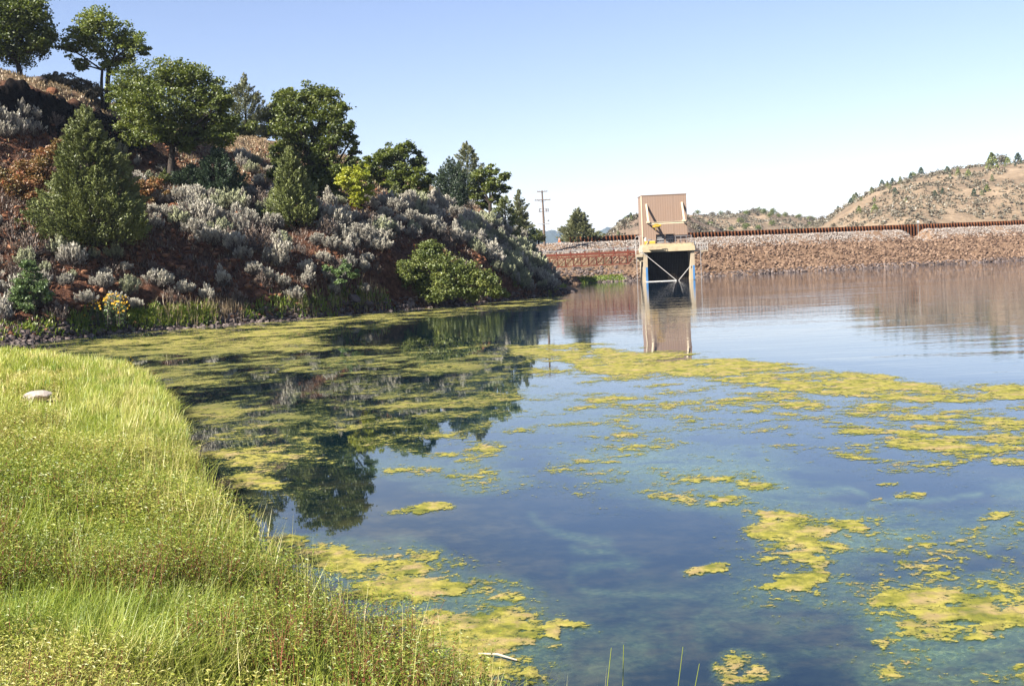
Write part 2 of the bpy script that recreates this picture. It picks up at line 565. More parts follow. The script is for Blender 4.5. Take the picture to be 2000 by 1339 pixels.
def algae_material():
    t = NT('algae_mat')
    n1 = t.noise(1.7, 6, 0.68)
    n2 = t.noise(7.0, 8, 0.72, dist=0.4)
    n3 = t.noise(2.6, 5, 0.6, vec=t.mapping(t.pos(), (1, 1, 1)))
    col = t.ramp(n1, [(0.34, (0.075, 0.09, 0.014)), (0.44, (0.17, 0.16, 0.020)), (0.52, (0.27, 0.235, 0.046)), (0.60, (0.17, 0.15, 0.030)), (0.68, (0.26, 0.18, 0.08))])
    col = t.mix(t.ramp(n2, [(0.35, (0.85, 0.85, 0.85)), (0.55, (0, 0, 0))]), col, (0.060, 0.068, 0.016))
    col = t.mix(t.ramp(n3, [(0.50, (0, 0, 0)), (0.66, (0.75, 0.75, 0.75))]), col, (0.29, 0.20, 0.105))
    col = t.mix(t.math('MULTIPLY', t.attr('olive'), t.ramp(t.noise(0.5, 5, 0.65), [(0.35, (1, 1, 1)), (0.62, (0.35, 0.35, 0.35))])), col, (0.085, 0.085, 0.022))
    k = t.math('ADD', t.attr('cover'), t.math('MULTIPLY', t.math('SUBTRACT', n2, 0.5), 2.3))
    k = t.math('ADD', k, t.math('MULTIPLY', t.math('SUBTRACT', t.noise(24.0, 4, 0.6), 0.5), 1.4))
    a = t.ramp(k, [(0.40, (0, 0, 0)), (0.50, (0.30, 0.30, 0.30)), (0.59, (0.45, 0.45, 0.45)), (0.69, (1, 1, 1))])
    col = t.mix(t.ramp(k, [(0.52, (1, 1, 1)), (0.68, (0, 0, 0))]), col, (0.085, 0.115, 0.035))
    sh = t.principled(col, 0.85, t.bump(n2, 0.8, 0.03), spec=0.2)
    tr = t.n('ShaderNodeBsdfTransparent')
    ms = t.n('ShaderNodeMixShader')
    t.l(a, ms.inputs[0])
    t.l(tr.outputs[0], ms.inputs[1])
    t.l(sh, ms.inputs[2])
    return t.done(ms.outputs[0])

M['hill'] = hill_material()
M['bank'] = bank_material()
M['water'] = water_material()
M['algae'] = algae_material()
M['far_tan'] = far_material('far_hill_tan', (0.11, 0.085, 0.062), (0.28, 0.205, 0.135), (0.42, 0.315, 0.21))
M['far_rock'] = far_material('far_hill_rocky', (0.09, 0.075, 0.06), (0.21, 0.155, 0.115), (0.36, 0.26, 0.18), 0.12)
M['far_forest'] = far_material('far_forest', (0.02, 0.03, 0.016), (0.035, 0.05, 0.025), (0.08, 0.085, 0.05), 0.01)
M['dam_earth'] = far_material('dam_earth', (0.16, 0.095, 0.06), (0.27, 0.17, 0.105), (0.42, 0.29, 0.19), 0.3)
M['plain'] = far_material('valley_floor', (0.22, 0.16, 0.10), (0.32, 0.24, 0.15), (0.40, 0.30, 0.19), 0.02)

# ------------------------------------------------------------------ left hill height field (columns along sight lines)
COLS = [
    (-700, 720, [(625, 59), (520, 62), (420, 65), (320, 69), (250, 71), (150, 71.7), (80, 81)]),
    (-250, 692, [(605, 64), (500, 67.5), (400, 71), (300, 75), (248, 77), (152, 77.8), (105, 87)]),
    (0, 672, [(600, 69), (500, 73), (400, 77), (305, 81), (252, 83), (165, 83.9), (124, 94)]),
    (110, 662, [(580, 71.5), (480, 76), (390, 80.5), (310, 84.5), (262, 87), (182, 87.9), (150, 98)]),
    (200, 653, [(565, 74), (465, 79), (380, 84), (320, 88), (285, 91), (212, 92), (185, 103)]),
    (300, 646, [(550, 77), (460, 82), (385, 88), (335, 92.5), (305, 96), (262, 99), (225, 112)]),
    (450, 634, [(500, 83), (440, 88), (392, 92.5), (350, 98), (325, 103), (295, 110), (262, 122)]),
    (600, 622, [(500, 87), (440, 92), (392, 96.5), (365, 102), (345, 108), (315, 117), (285, 130)]),
    (700, 612, [(500, 90.8), (445, 94.3), (400, 98.5), (385, 104), (372, 111), (342, 121), (312, 132)]),
    (850, 600, [(510, 97.5), (460, 102), (420, 106.5), (405, 112), (395, 118), (382, 127), (368, 138)]),
    (940, 593, [(522, 102), (477, 107), (434, 112), (423, 118), (415, 126), (409, 136), (404, 150)]),
    (1020, 583, [(547, 107.5), (518, 111), (495, 115), (484, 122), (476, 132), (472, 146), (470, 162)]),
    (1050, 578, [(558, 111), (535, 113), (517, 115.5), (512, 119), (509, 124), (503, 132), (497, 146)]),
    (1080, 574, [(569, 114.5), (566, 116), (562, 117.5), (562, 119), (563, 122), (560, 128), (556, 140)]),
    (1112, 571, [(569, 116), (569, 117), (569, 117.5), (570, 118.5), (572, 120), (566, 123), (562, 130)]),
    (1135, 569, [(572, 117), (574, 118), (575, 119), (576, 120), (577, 121), (572, 125), (566, 131)]),
]
cu, cdep, cz = [], [], []
for px, wy, pts in COLS:
    b = G(px, wy, 0.0)
    u = b.x / b.y
    dep, zz = [b.y - 6, b.y], [-1.2, 0.0]
    for py, d in pts:
        p = W(px, py, d)
        dep.append(d if d > dep[-1] + 0.3 else dep[-1] + 0.3)
        zz.append(p.z)
    last = zz[-1]
    dep += [dep[-1] + 25, dep[-1] + 90]
    zz += [last + (1.5 if last > 8 else -0.3), last - 3 if last > 8 else last - 1.0]
    cu.append(u); cdep.append(dep); cz.append(zz)
cu, cdep, cz = np.array(cu), np.array(cdep), np.array(cz)
U_AX = np.linspace(cu[0] - 0.25, 0.056, 420)
Y_AX = np.linspace(50, 262, 530)
HT = np.zeros((len(U_AX), len(Y_AX)))
DRY = np.zeros_like(HT); RCK = np.zeros_like(HT)
for i, u in enumerate(U_AX):
    dk = np.array([np.interp(u, cu, cdep[:, k]) for k in range(cdep.shape[1])])
    zk = np.array([np.interp(u, cu, cz[:, k]) for k in range(cz.shape[1])])
    HT[i] = np.interp(Y_AX, dk, zk)
    kk = np.interp(Y_AX, dk, np.arange(len(dk)))
    DRY[i] = sstep(7.0, 7.6, kk) + 0.5 * sstep(3.8, 5.0, kk) * (1 - sstep(7.0, 7.6, kk)) * sstep(-0.33, -0.2, u) * 1.3
    RCK[i] = (kk > 6.0) * (kk < 7.08) * (1 - sstep(-0.30, -0.26, u))
XX = U_AX[:, None] * Y_AX[None, :]
YY = np.repeat(Y_AX[None, :], len(U_AX), 0)
inland = sstep(0.0, 2.0, HT)
HT = HT + inland * ((fbm(XX * 0.35, YY * 0.35, 3) - 0.5) * 1.5 + (fbm(XX * 1.5, YY * 1.5, 5) - 0.5) * 0.6) \
     + RCK * (fbm(XX * 0.9, YY * 0.4 + HT * 0.5, 8) - 0.5) * 2.2
DRY = np.clip(DRY, 0, 1)

def hz(x, y):
    x, y = np.asarray(x, float), np.asarray(y, float)
    u = x / y
    i = np.clip((u - U_AX[0]) / (U_AX[1] - U_AX[0]), 0, len(U_AX) - 1.001)
    j = np.clip((y - Y_AX[0]) / (Y_AX[1] - Y_AX[0]), 0, len(Y_AX) - 1.001)
    i0, j0 = i.astype(int), j.astype(int)
    a, b = i - i0, j - j0
    z = (HT[i0, j0] * (1 - a) * (1 - b) + HT[i0 + 1, j0] * a * (1 - b) + HT[i0, j0 + 1] * (1 - a) * b + HT[i0 + 1, j0 + 1] * a * b)
    return z

def hit(px, py, d0=55.0, d1=200.0):
    """where the sight line through a photo pixel meets the hill"""
    d = FWD + RGT * ((px - IW / 2) / FPX) + UPV * ((IH / 2 - py) / FPX)
    d = d / d.y
    yy = np.linspace(d0, d1, 900)
    zz = CAMZ + d.z * yy
    under = zz <= hz(d.x * yy, yy)
    if not under.any():
        return None
    k = int(np.argmax(under))
    return Vector((d.x * yy[k], yy[k], float(hz(d.x * yy[k], yy[k]))))

def grid_faces(n, m):
    i = np.arange(n - 1)[:, None] * m + np.arange(m - 1)[None, :]
    return np.stack([i, i + m, i + m + 1, i + 1], -1).reshape(-1, 4)

def grid_obj(name, X, Y, Z, mat, kind, label, cat, attrs=None, smooth=True):
    V = np.stack([X, Y, Z], -1).reshape(-1, 3)
    F = grid_faces(*X.shape)
    me = make_mesh(name, V, [F], mat, None, smooth, {k: v.ravel() for k, v in (attrs or {}).items()})
    return tag(link_mesh(name, me), label, cat, None, kind)

grid_obj('hillside', XX, YY, HT, M['hill'], 'structure', 'steep red brown hillside above the lake shore', 'hillside', {'dry': DRY, 'rock': RCK})

# ------------------------------------------------------------------ near bank and lake bed
shore = [G(-260, 700), G(-100, 697), G(0, 692), G(120, 700), G(235, 722), G(300, 765), G(335, 805), G(345, 870), G(395, 975), G(470, 1085),
         G(600, 1205), G(715, 1340), G(830, 1420), G(970, 1500)]
shore = [(p.x, p.y) for p in shore] + [(1.0, 5.2), (4, 2.5), (7, 1.0), (14, -3), (30, -14), (60, -30), (60, -60), (-110, -60), (-110, 66)]
SH = np.array(shore)

def poly_sd(x, y, poly):
    """signed distance to polygon, inside positive"""
    P = np.asarray(poly, float)
    Q = np.roll(P, -1, 0)
    best = np.full(x.shape, 1e18)
    ins = np.zeros(x.shape, bool)
    for (ax, ay), (bx, by) in zip(P, Q):
        ex, ey = bx - ax, by - ay
        t = np.clip(((x - ax) * ex + (y - ay) * ey) / (ex * ex + ey * ey + 1e-12), 0, 1)
        d2 = (x - ax - t * ex) ** 2 + (y - ay - t * ey) ** 2
        best = np.minimum(best, d2)
        c = ((ay > y) != (by > y)) & (x < (bx - ax) * (y - ay) / ((by - ay) if by != ay else 1e-9) + ax)
        ins ^= c
    s = np.sqrt(best)
    return np.where(ins, s, -s)

def bank_z(x, y):
    d = poly_sd(x, y, SH) + (fbm(x * 0.6, y * 0.6, 11) - 0.5) * 0.9 * np.clip(y / 18, 0.55, 1.5)
    A = 1.22 + (0.42 - 1.22) * sstep(4, 27, y)
    up = A * (1 - np.exp(-np.maximum(d, 0) / (0.9 + A * 1.2)))
    dn = -1.6 * (1 - np.exp(np.minimum(d, 0) / 4.0))
    return np.where(d > 0, up, dn) + (fbm(x * 1.2, y * 1.2, 4) - 0.5) * 0.12 * (d > 0)

gy = np.concatenate([np.linspace(-60, -2, 30), np.geomspace(0.01, 1, 1) * 0 - 1, np.geomspace(1.0, 66, 260)])
gx = np.concatenate([np.linspace(-110, -42, 40), np.linspace(-41, 12, 300), np.linspace(13, 120, 40)])
GX, GY = np.meshgrid(gx, gy, indexing='ij')
GZ = bank_z(GX, GY)
grid_obj('ground', GX, GY, GZ, M['bank'], 'structure', 'low grassy bank sloping under the lake water', 'ground')
pl = MB()
pl.add([(-7000, -300, -9), (7000, -300, -9), (7000, 9000, -9), (-7000, 9000, -9)], np.array([[0, 1, 2, 3]]))
tag(pl.build('terrain', M['plain']), 'dry valley floor spreading to the distant hills', 'terrain', None, 'structure')

# ------------------------------------------------------------------ algae cover field on the water plane
def streak(pts, w):
    """a ribbon polygon along a pixel polyline"""
    P = np.array(pts, float)
    up = P - np.array([0, 1]) * w
    dn = P + np.array([0, 1]) * w
    return np.concatenate([up, dn[::-1]])

OPAQUE = [  # polygon in photo pixels, weight, feather (px)
    ([(40, 690), (140, 668), (330, 645), (560, 627), (800, 608), (1000, 590), (1090, 582), (1100, 590), (1000, 600), (830, 618), (700, 636), (620, 652), (640, 680), (420, 705), (240, 705)], 0.74, 14),
    ([(240, 700), (420, 690), (640, 680), (800, 678), (1000, 672), (1200, 679), (1330, 700), (1200, 730), (1020, 712), (1000, 748), (820, 742), (640, 748), (500, 757), (360, 768), (300, 745)], 0.54, 22),
    ([(1000, 672), (1260, 679), (1440, 700), (1660, 728), (1850, 750), (2040, 757), (2040, 800), (1860, 790), (1600, 772), (1420, 752), (1200, 733), (1000, 690)], 1.08, 9),
    ([(1000, 712), (1200, 728), (1450, 750), (1250, 755), (1060, 738), (1010, 730)], 0.55, 20),
    ([(1180, 740), (1420, 745), (1600, 765), (1860, 790), (2060, 800), (2060, 880), (1900, 850), (1700, 830), (1500, 800), (1300, 770)], 0.72, 26),
    ([(1500, 800), (1700, 830), (1900, 850), (2060, 870), (2060, 915), (1900, 905), (1720, 885), (1580, 850)], 0.60, 24),
    ([(1610, 883), (1740, 896), (1870, 902), (1865, 912), (1720, 906), (1620, 892)], 0.95, 7),
    ([(1920, 895), (2060, 900), (2060, 918), (1935, 915)], 0.85, 7),
    ([(340, 795), (420, 782), (495, 792), (480, 806), (360, 815)], 0.95, 9),
    ([(280, 760), (350, 770), (360, 840), (410, 860), (340, 880), (300, 800)], 0.80, 14),
    ([(470, 852), (560, 835), (700, 850), (640, 870), (520, 868)], 0.52, 10),
    ([(360, 860), (440, 868), (560, 872), (700, 885), (600, 895), (420, 890)], 0.52, 12),
    ([(430, 935), (480, 918), (545, 925), (590, 940), (520, 955), (450, 952)], 0.95, 8),
    ([(590, 935), (650, 930), (690, 940), (640, 952)], 0.66, 8),
    ([(690, 848), (760, 838), (860, 842), (960, 848), (900, 860), (780, 866), (720, 864)], 0.80, 9),
    ([(870, 880), (930, 870), (980, 876), (960, 890), (890, 888)], 0.80, 8),
    ([(735, 912), (800, 905), (960, 915), (980, 940), (900, 950), (820, 930), (745, 925)], 0.60, 14),
    ([(760, 1000), (800, 985), (870, 985), (850, 994), (790, 1002)], 0.85, 6),
    ([(1170, 840), (1230, 832), (1270, 850), (1250, 862), (1180, 860)], 0.72, 10),
    ([(1300, 815), (1360, 808), (1400, 818), (1340, 826)], 0.62, 8),
    ([(1110, 900), (1250, 885), (1440, 890), (1420, 905), (1200, 912)], 0.52, 12),
    ([(1200, 940), (1270, 930), (1460, 955), (1470, 985), (1380, 985), (1220, 965)], 0.55, 14),
    ([(1385, 975), (1420, 962), (1450, 975), (1400, 985)], 0.88, 6),
    ([(1450, 1035), (1480, 1020), (1550, 1022), (1640, 1030), (1590, 1050), (1660, 1075), (1600, 1085), (1540, 1060), (1470, 1050)], 1.0, 8),
    ([(1470, 1005), (1520, 1000), (1560, 1010), (1500, 1018)], 0.95, 5),
    ([(1570, 1022), (1650, 1018), (1720, 1032), (1640, 1040)], 0.95, 6),
    ([(1510, 1085), (1560, 1072), (1620, 1095), (1590, 1106), (1550, 1095)], 0.92, 6),
    ([(1485, 1150), (1510, 1125), (1580, 1108), (1600, 1125), (1570, 1150), (1520, 1156)], 1.0, 7),
    ([(1640, 1178), (1720, 1160), (1850, 1135), (1900, 1165), (1820, 1190), (1700, 1185)], 0.82, 10),
    ([(1700, 1162), (1730, 1158), (1735, 1172), (1705, 1174)], 0.95, 5),
    ([(1800, 1190), (1920, 1165), (1930, 1185), (2060, 1200), (2060, 1235), (1960, 1235), (1900, 1260), (1850, 1250), (1900, 1225), (1810, 1205)], 1.05, 8),
    ([(1655, 1222), (1700, 1215), (1720, 1230), (1690, 1240)], 0.9, 6),
    ([(1690, 1250), (1760, 1232), (1780, 1255), (1730, 1275)], 0.95, 7),
    ([(1460, 1000), (1760, 1010), (2060, 1010), (2060, 1100), (1700, 1090), (1500, 1070)], 0.50, 24),
    ([(1640, 1150), (2060, 1140), (2060, 1345), (1660, 1345)], 0.48, 28),
    ([(1380, 1300), (1430, 1268), (1470, 1275), (1515, 1325), (1450, 1345), (1400, 1345)], 1.05, 8),
    ([(1310, 1110), (1360, 1100), (1415, 1100), (1410, 1114), (1360, 1120), (1320, 1120)], 0.92, 5),
    ([(1720, 945), (1790, 936), (1780, 946), (1735, 950)], 0.85, 4),
    ([(1765, 965), (1815, 958), (1820, 968), (1780, 972)], 0.88, 4),
    ([(1690, 970), (1740, 970), (1735, 980), (1690, 978)], 0.85, 4),
    ([(1880, 1012), (1940, 1005), (1970, 1012), (1940, 1025), (1890, 1028)], 1.0, 5),
    ([(1800, 1052), (1870, 1050), (1870, 1064), (1810, 1064)], 0.9, 5),
    ([(1710, 1310), (1760, 1290), (1800, 1320), (1760, 1345), (1715, 1340)], 0.9, 8),
    ([(1880, 1310), (2060, 1290), (2060, 1345), (1900, 1345)], 0.62, 12),
    ([(520, 1030), (600, 1040), (740, 1075), (835, 1110), (800, 1125), (680, 1115), (560, 1090), (470, 1040)], 0.92, 12),
    ([(690, 1120), (820, 1130), (940, 1138), (900, 1150), (860, 1170), (790, 1180), (720, 1160)], 0.86, 10),
    ([(760, 1180), (880, 1190), (1020, 1200), (1070, 1230), (1040, 1270), (950, 1295), (840, 1290), (780, 1250)], 0.76, 14),
    ([(1055, 1230), (1080, 1212), (1145, 1213), (1140, 1222), (1095, 1228), (1090, 1255), (1060, 1252)], 1.05, 5),
    ([(1000, 735), (1420, 750), (2060, 800), (2060, 930), (1800, 930), (1500, 880), (1200, 840), (1020, 800)], 0.37, 40),
    ([(700, 760), (1000, 740), (1300, 790), (1420, 860), (1250, 980), (900, 960), (700, 900)], 0.31, 40),
    ([(1450, 980), (1760, 1000), (2060, 1000), (2060, 1345), (1650, 1345), (1480, 1180)], 0.33, 40),
    ([(330, 760), (700, 750), (1000, 740), (960, 840), (700, 930), (480, 980), (380, 900)], 0.35, 30),
    ([(540, 1010), (860, 1090), (980, 1140), (1120, 1220), (1060, 1320), (800, 1340)], 0.42, 24),
    ([(1250, 895), (1480, 900), (1560, 960), (1400, 985), (1230, 960)], 0.42, 20),
    ([(880, 1290), (1040, 1280), (1060, 1345), (850, 1345)], 0.58, 12),
    ([(400, 940), (470, 990), (520, 1040), (480, 1050), (390, 980)], 0.70, 12),
]
SUBM = [
    ([(700, 890), (960, 880), (1000, 945), (900, 960), (740, 930)], 0.50, 22),
    ([(1090, 880), (1260, 860), (1460, 885), (1560, 930), (1600, 985), (1480, 1000), (1280, 970), (1180, 930)], 0.75, 28),
    ([(960, 760), (1300, 800), (1420, 850), (1100, 860), (950, 830)], 0.30, 40),
    ([(1460, 995), (1560, 985), (1760, 1010), (1900, 1045), (1800, 1065), (1700, 1075), (1620, 1110), (1500, 1060)], 0.72, 20),
    ([(1700, 1000), (2060, 1010), (2060, 1070), (1900, 1070)], 0.55, 20),
    ([(1570, 1120), (1640, 1125), (1670, 1160), (1600, 1170)], 0.62, 14),
    ([(1490, 1160), (1640, 1170), (1700, 1150), (1900, 1130), (2060, 1140), (2060, 1290), (1800, 1300), (1680, 1240), (1640, 1190)], 0.72, 22),
    ([(1640, 1270), (2060, 1260), (2060, 1345), (1650, 1345)], 0.55, 26),
    ([(520, 1020), (760, 1060), (860, 1120), (980, 1150), (1100, 1240), (1090, 1300), (800, 1345), (600, 1150)], 0.55, 26),
    (streak([(1120, 1070), (1180, 1072), (1240, 1090), (1230, 1100)], 6), 0.34, 10),
    (streak([(1240, 1092), (1160, 1095), (1110, 1115), (1125, 1145), (1220, 1155), (1350, 1160), (1420, 1190), (1480, 1240), (1560, 1320)], 6), 0.34, 10),
    (streak([(1550, 955), (1640, 953), (1690, 968), (1690, 985), (1780, 975), (1900, 968)], 4), 0.70, 5),
    (streak([(1020, 1005), (1040, 1030), (1100, 1045), (1180, 1052)], 7), 0.35, 9),
    ([(1900, 930), (2060, 940), (2060, 990), (1960, 985)], 0.45, 18),
    ([(1000, 1180), (1700, 1100), (1700, 1345), (1100, 1345)], 0.24, 80),
]

def region_field(px, py, regions, sx=2.6):
    out = np.zeros(px.shape)
    for poly, w, fe in regions:
        P = np.array(poly, float)
        x0, y0 = P.min(0) - np.array([fe * sx * 1.5, fe * 1.5])
        x1, y1 = P.max(0) + np.array([fe * sx * 1.5, fe * 1.5])
        m = (px > x0) & (px < x1) & (py > y0) & (py < y1)
        if not m.any():
            continue
        Q = P / np.array([sx, 1])
        s = poly_sd(px[m] / sx, py[m], Q)
        v = np.clip(0.5 + s / (2 * fe), 0, 1) * w
        out[m] = np.maximum(out[m], v)
    return out

def cover_fields(x, y):
    px, py = proj(np.stack([x, y, np.zeros_like(x)], -1).reshape(-1, 3))
    px, py = px.reshape(x.shape), py.reshape(x.shape)
    # domain wobble so that the outlines read as drifting growth
    wob = np.clip(y / 30, 0.15, 1.2)
    wx = (fbm(x / wob * 0.5, y / wob * 0.5, 41) - 0.5)
    wy = (fbm(x / wob * 0.5 + 50, y / wob * 0.5, 43) - 0.5)
    px2 = px + wx * 120 / np.clip(y / 14, 1, 4)
    py2 = py + wy * 46 / np.clip(y / 12, 1, 5)
    D = region_field(px2, py2, OPAQUE)
    S = region_field(px2, py2, SUBM)
    n = fbm(x * 1.6, y * 1.6, 21, 6, 0.6) - 0.5
    nb = fbm(x * 0.45, y * 0.45, 25, 5, 0.55) - 0.5
    far = sstep(18, 34, y)
    wp = 1.3 * (fbm(x * 0.55, y * 0.55, 45, 3) - 0.5) * 2
    wq = 1.3 * (fbm(x * 0.55 + 31, y * 0.55, 47, 3) - 0.5) * 2
    wisp = (1 - np.abs(2 * fbm((x + wp) * 0.9, (y + wq) * 0.9, 49, 4) - 1)) ** 2
    wisp2 = (1 - np.abs(2 * fbm((x + wp) * 2.6, (y + wq) * 2.6, 53, 4) - 1)) ** 2
    wsp = 0.5 * wisp + 0.5 * wisp2
    v = 0.90 * D + (n * (1.5 - 0.1 * far) + nb * (1.0 + 0.3 * far) + (wsp - 0.62) * 0.55) * np.clip(D * 3, 0, 1)
    sub = (S + D * 0.5) * (0.25 + 1.15 * wsp) + (nb * 0.9 + n * 0.9) * np.clip((S + D * 0.5) * 3, 0, 1)
    return v, np.clip(sub, 0, 1), px, py

# water sheet
wu = np.concatenate([np.linspace(-1.6, -0.50, 24), np.linspace(-0.49, 0.49, 620), np.linspace(0.52, 1.6, 30)])
wy_ = np.concatenate([np.geomspace(3.0, 60, 620), np.linspace(60.5, 235, 190)])
WU, WY = np.meshgrid(wu, wy_, indexing='ij')
WX = WU * WY
V_, S_, PX_, PY_ = cover_fields(WX, WY)
# ripples live on the open water beyond the algae belt
edge = np.interp(PX_, [0, 600, 1000, 1260, 1440, 1660, 1850, 2100], [640, 640, 668, 676, 696, 724, 746, 755])
calm = sstep(-6, 20, edge - PY_)
calm = 0.05 + 0.95 * calm * sstep(600, 1120, PX_ + (edge - PY_) * 1.5) * (0.7 + 0.3 * sstep(60, 130, WY))
calm = calm * (1 + 1.1 * sstep(1350, 1750, PX_) * sstep(60, 110, WY))
shallow = 1 - sstep(11, 22, WY)
grid_obj('water', WX, WY, np.zeros_like(WX), M['water'], 'structure', 'still blue lake water with ripples near the dam', 'water',
         {'sub': S_ * sstep(0, 0.3, S_) * 0.85, 'calm': calm, 'shallow': shallow, 'blue': sstep(740, 1150, PX_) * (0.55 + 0.45 * sstep(8, 14, WY))})

# floating algae mats: only where they cover the water, slightly domed
au = np.linspace(-0.47, 0.62, 860)
ay = np.concatenate([np.geomspace(5.0, 60, 900), np.geomspace(60.4, 118, 140)])
AU, AY = np.meshgrid(au, ay, indexing='ij')
AX = AU * AY
AV, _s, _a, _b = cover_fields(AX, AY)
OLV = (1 - sstep(900, 1150, _a)) * sstep(660, 700, _b) * (1 - sstep(800, 880, _b))
AZ = 0.003 + 0.014 * np.clip(AV - 0.5, 0, 0.6) + 0.005 * fbm(AX * 6, AY * 6, 31)
F = grid_faces(*AX.shape)
vf = AV.ravel()
keep = (vf[F].max(1) > 0.10) & (poly_sd(AX, AY, SH).ravel()[F[:, 0]] < 0.8)
F = F[keep]
used, inv = np.unique(F, return_inverse=True)
F = inv.reshape(F.shape)
Va = np.stack([AX, AY, AZ], -1).reshape(-1, 3)[used]
me = make_mesh('floating_algae', Va, [F], M['algae'], None, True, {'cover': vf[used], 'olive': OLV.ravel()[used]})
tag(link_mesh('floating_algae', me), 'yellow green algae mats floating on the lake', 'algae', None, 'stuff')

# ------------------------------------------------------------------ dam embankment
DA = G(1060, 557)
DB = G(2000, 508)
DA, DB = Vector((DA.x, DA.y, 0)), Vector((DB.x, DB.y, 0))
DD = (DB - DA).normalized()
DN = Vector((-DD.y, DD.x, 0))          # away from the camera
def dam_pt(a, o):
    return DA + DD * a + DN * o
PROF_O = [-8, 0, 10.2, 12.4, 13.6, 22.0, 40.0]
PROF_Z = [-3.2, 0, 4.55, 5.75, 6.05, 6.1, -8.5]
_p = W(1779, 450, 180)
_u, _q = _p.x / _p.y, DA + DN * 13.7
NOTCH = (_u * _q.y - _q.x) / (DD.x - _u * DD.y)
def dam_z(a, o):
    z = np.interp(o, PROF_O, PROF_Z)
    notch = np.exp(-((a - NOTCH) / 1.9) ** 4)
    return z - notch * 1.3 * sstep(8, 12, o)
a_ax = np.arange(-45, 190, 0.5)
o_ax = np.concatenate([np.arange(-8, 14, 0.4), np.arange(14, 41, 2)])
AA, OO = np.meshgrid(a_ax, o_ax, indexing='ij')
bend = 0.0
DXg = DA.x + DD.x * AA + DN.x * OO
DYg = DA.y + DD.y * AA + DN.y * OO
DZg = dam_z(AA, OO) + (fbm(AA * 0.5, OO * 0.5, 51) - 0.5) * 0.5 * (OO > 0) * (OO < 13)
grid_obj('dam_embankment', DXg, DYg, DZg, M['dam_earth'], 'structure', 'long earth and rock dam embankment across the lake', 'dam')

r = np.random.default_rng(11)
def dam_rocks(name, n, a0, a1, o0, o1, s0, s1, mat, label, seed, dens=None, flat=0.8, power=2.0):
    r = np.random.default_rng(seed)
    a = r.uniform(a0, a1, n)
    o = r.uniform(o0, o1, n)
    if dens is not None:
        k = r.random(n) < dens(a, o)
        a, o = a[k], o[k]
        n = len(a)
    s = s0 + (s1 - s0) * r.random(n) ** power
    P = np.stack([DA.x + DD.x * a + DN.x * o, DA.y + DD.y * a + DN.y * o, dam_z(a, o) + s * 0.15], -1)
    mb = MB()
    scatter_rocks(mb, P, s, r, r.random(n), flat=flat)
    return tag(mb.build(name, mat), label, 'rocks', None, 'stuff')
dam_rocks('riprap', 17000, 12, 120, 0.3, 10.6, 0.08, 0.40, M['rock_brown'], 'brown rock riprap covering the dam face', 12,
          lambda a, o: 0.35 + 0.65 * (fbm(a * 0.12, o * 0.2, 61) > 0.42))
dam_rocks('gravel', 20000, -14, 120, 9.4, 13.4, 0.06, 0.22, M['rock_pale'], 'pale crushed rock along the top of the dam', 13)
dam_rocks('waterline_rubble', 2600, 8, 120, -0.6, 1.2, 0.14, 0.40, M['rock_dark'], 'dark wet rubble along the foot of the dam', 14)
dam_rocks('abutment_rubble', 1500, -6, 14, -0.4, 7.5, 0.12, 0.42, M['rock_dark'], 'dark broken rocks below the rusty bridge', 15,
          lambda a, o: (fbm(a * 0.3, o * 0.3, 63) > 0.50) * 1.0)

# individually visible boulders on the dam face
for k, (px, py, s) in enumerate([(1375, 521, .55), (1384, 525, .45), (1400, 512, .40), (1498, 508, .42), (1512, 513, .45), (1590, 500, .40), (1645, 505, .45), (1668, 508, .42),
                                 (1702, 503, .40), (1765, 497, .42), (1822, 498, .42), (1885, 492, .40), (1925, 494, .42), (1958, 488, .40), (1440, 518, .42), (1612, 515, .4)]):
    # intersect the sight line with the dam slope
    best = None
    for d in np.linspace(155, 215, 500):
        p = W(px, py, d)
        rel = Vector((p.x, p.y, 0)) - DA
        if p.z <= dam_z(np.array(rel.dot(DD)), np.array(rel.dot(DN))):
            best = p
            break
    if best is None:
        continue
    mb = MB()
    T, F = ROCKS_HI[k % 6]
    mb.add(T * np.array([s * 1.2, s, s * 0.85]), F, 0.35 + 0.4 * ((k * 37) % 10) / 10)
    o = mb.build('boulder', M['rock_brown'], loc=(best.x, best.y, best.z + s * 0.2))
    o.rotation_euler = (0, 0, k * 1.3)
    tag(o, 'large brown boulder lying among the riprap of the dam face', 'boulder', 'boulders on the dam face')

# dry grass patches below the bridge and on the abutment
def blades(P, h, w, lean, r, tint, dirs=None):
    """grass blades: base P, height h, width w, lean fraction"""
    n = len(P)
    a = r.uniform(0, 2 * math.pi, n) if dirs is None else dirs
    d = np.stack([np.cos(a), np.sin(a), np.zeros(n)], -1)
    s = np.stack([-np.sin(a), np.cos(a), np.zeros(n)], -1)
    tw = r.uniform(-0.8, 0.8, n)[:, None]
    s = unit(s + d * tw)
    up = np.array([0, 0, 1.0])
    h_, w_, l_ = h[:, None], w[:, None], lean[:, None]
    m = P + up * h_ * 0.55 + d * h_ * l_ * 0.3
    t = P + up * h_ * (1 - 0.35 * l_) + d * h_ * l_
    V = np.stack([P - s * w_ / 2, P + s * w_ / 2, m + s * w_ * 0.42, m - s * w_ * 0.42, t], 1).reshape(-1, 3)
    b = (np.arange(n) * 5)[:, None]
    return V, [b + np.array([[0, 1, 2, 3]]), b + np.array([[3, 2, 4]])], np.repeat(tint, 5)

def blade_stuff(name, P, h, w, lean, seed, tint, mat, label, cat='grass'):
    mb = MB()
    mb.add(*blades(P, h, w, lean, np.random.default_rng(seed), tint))
    return tag(mb.build(name, mat), label, cat, None, 'stuff')

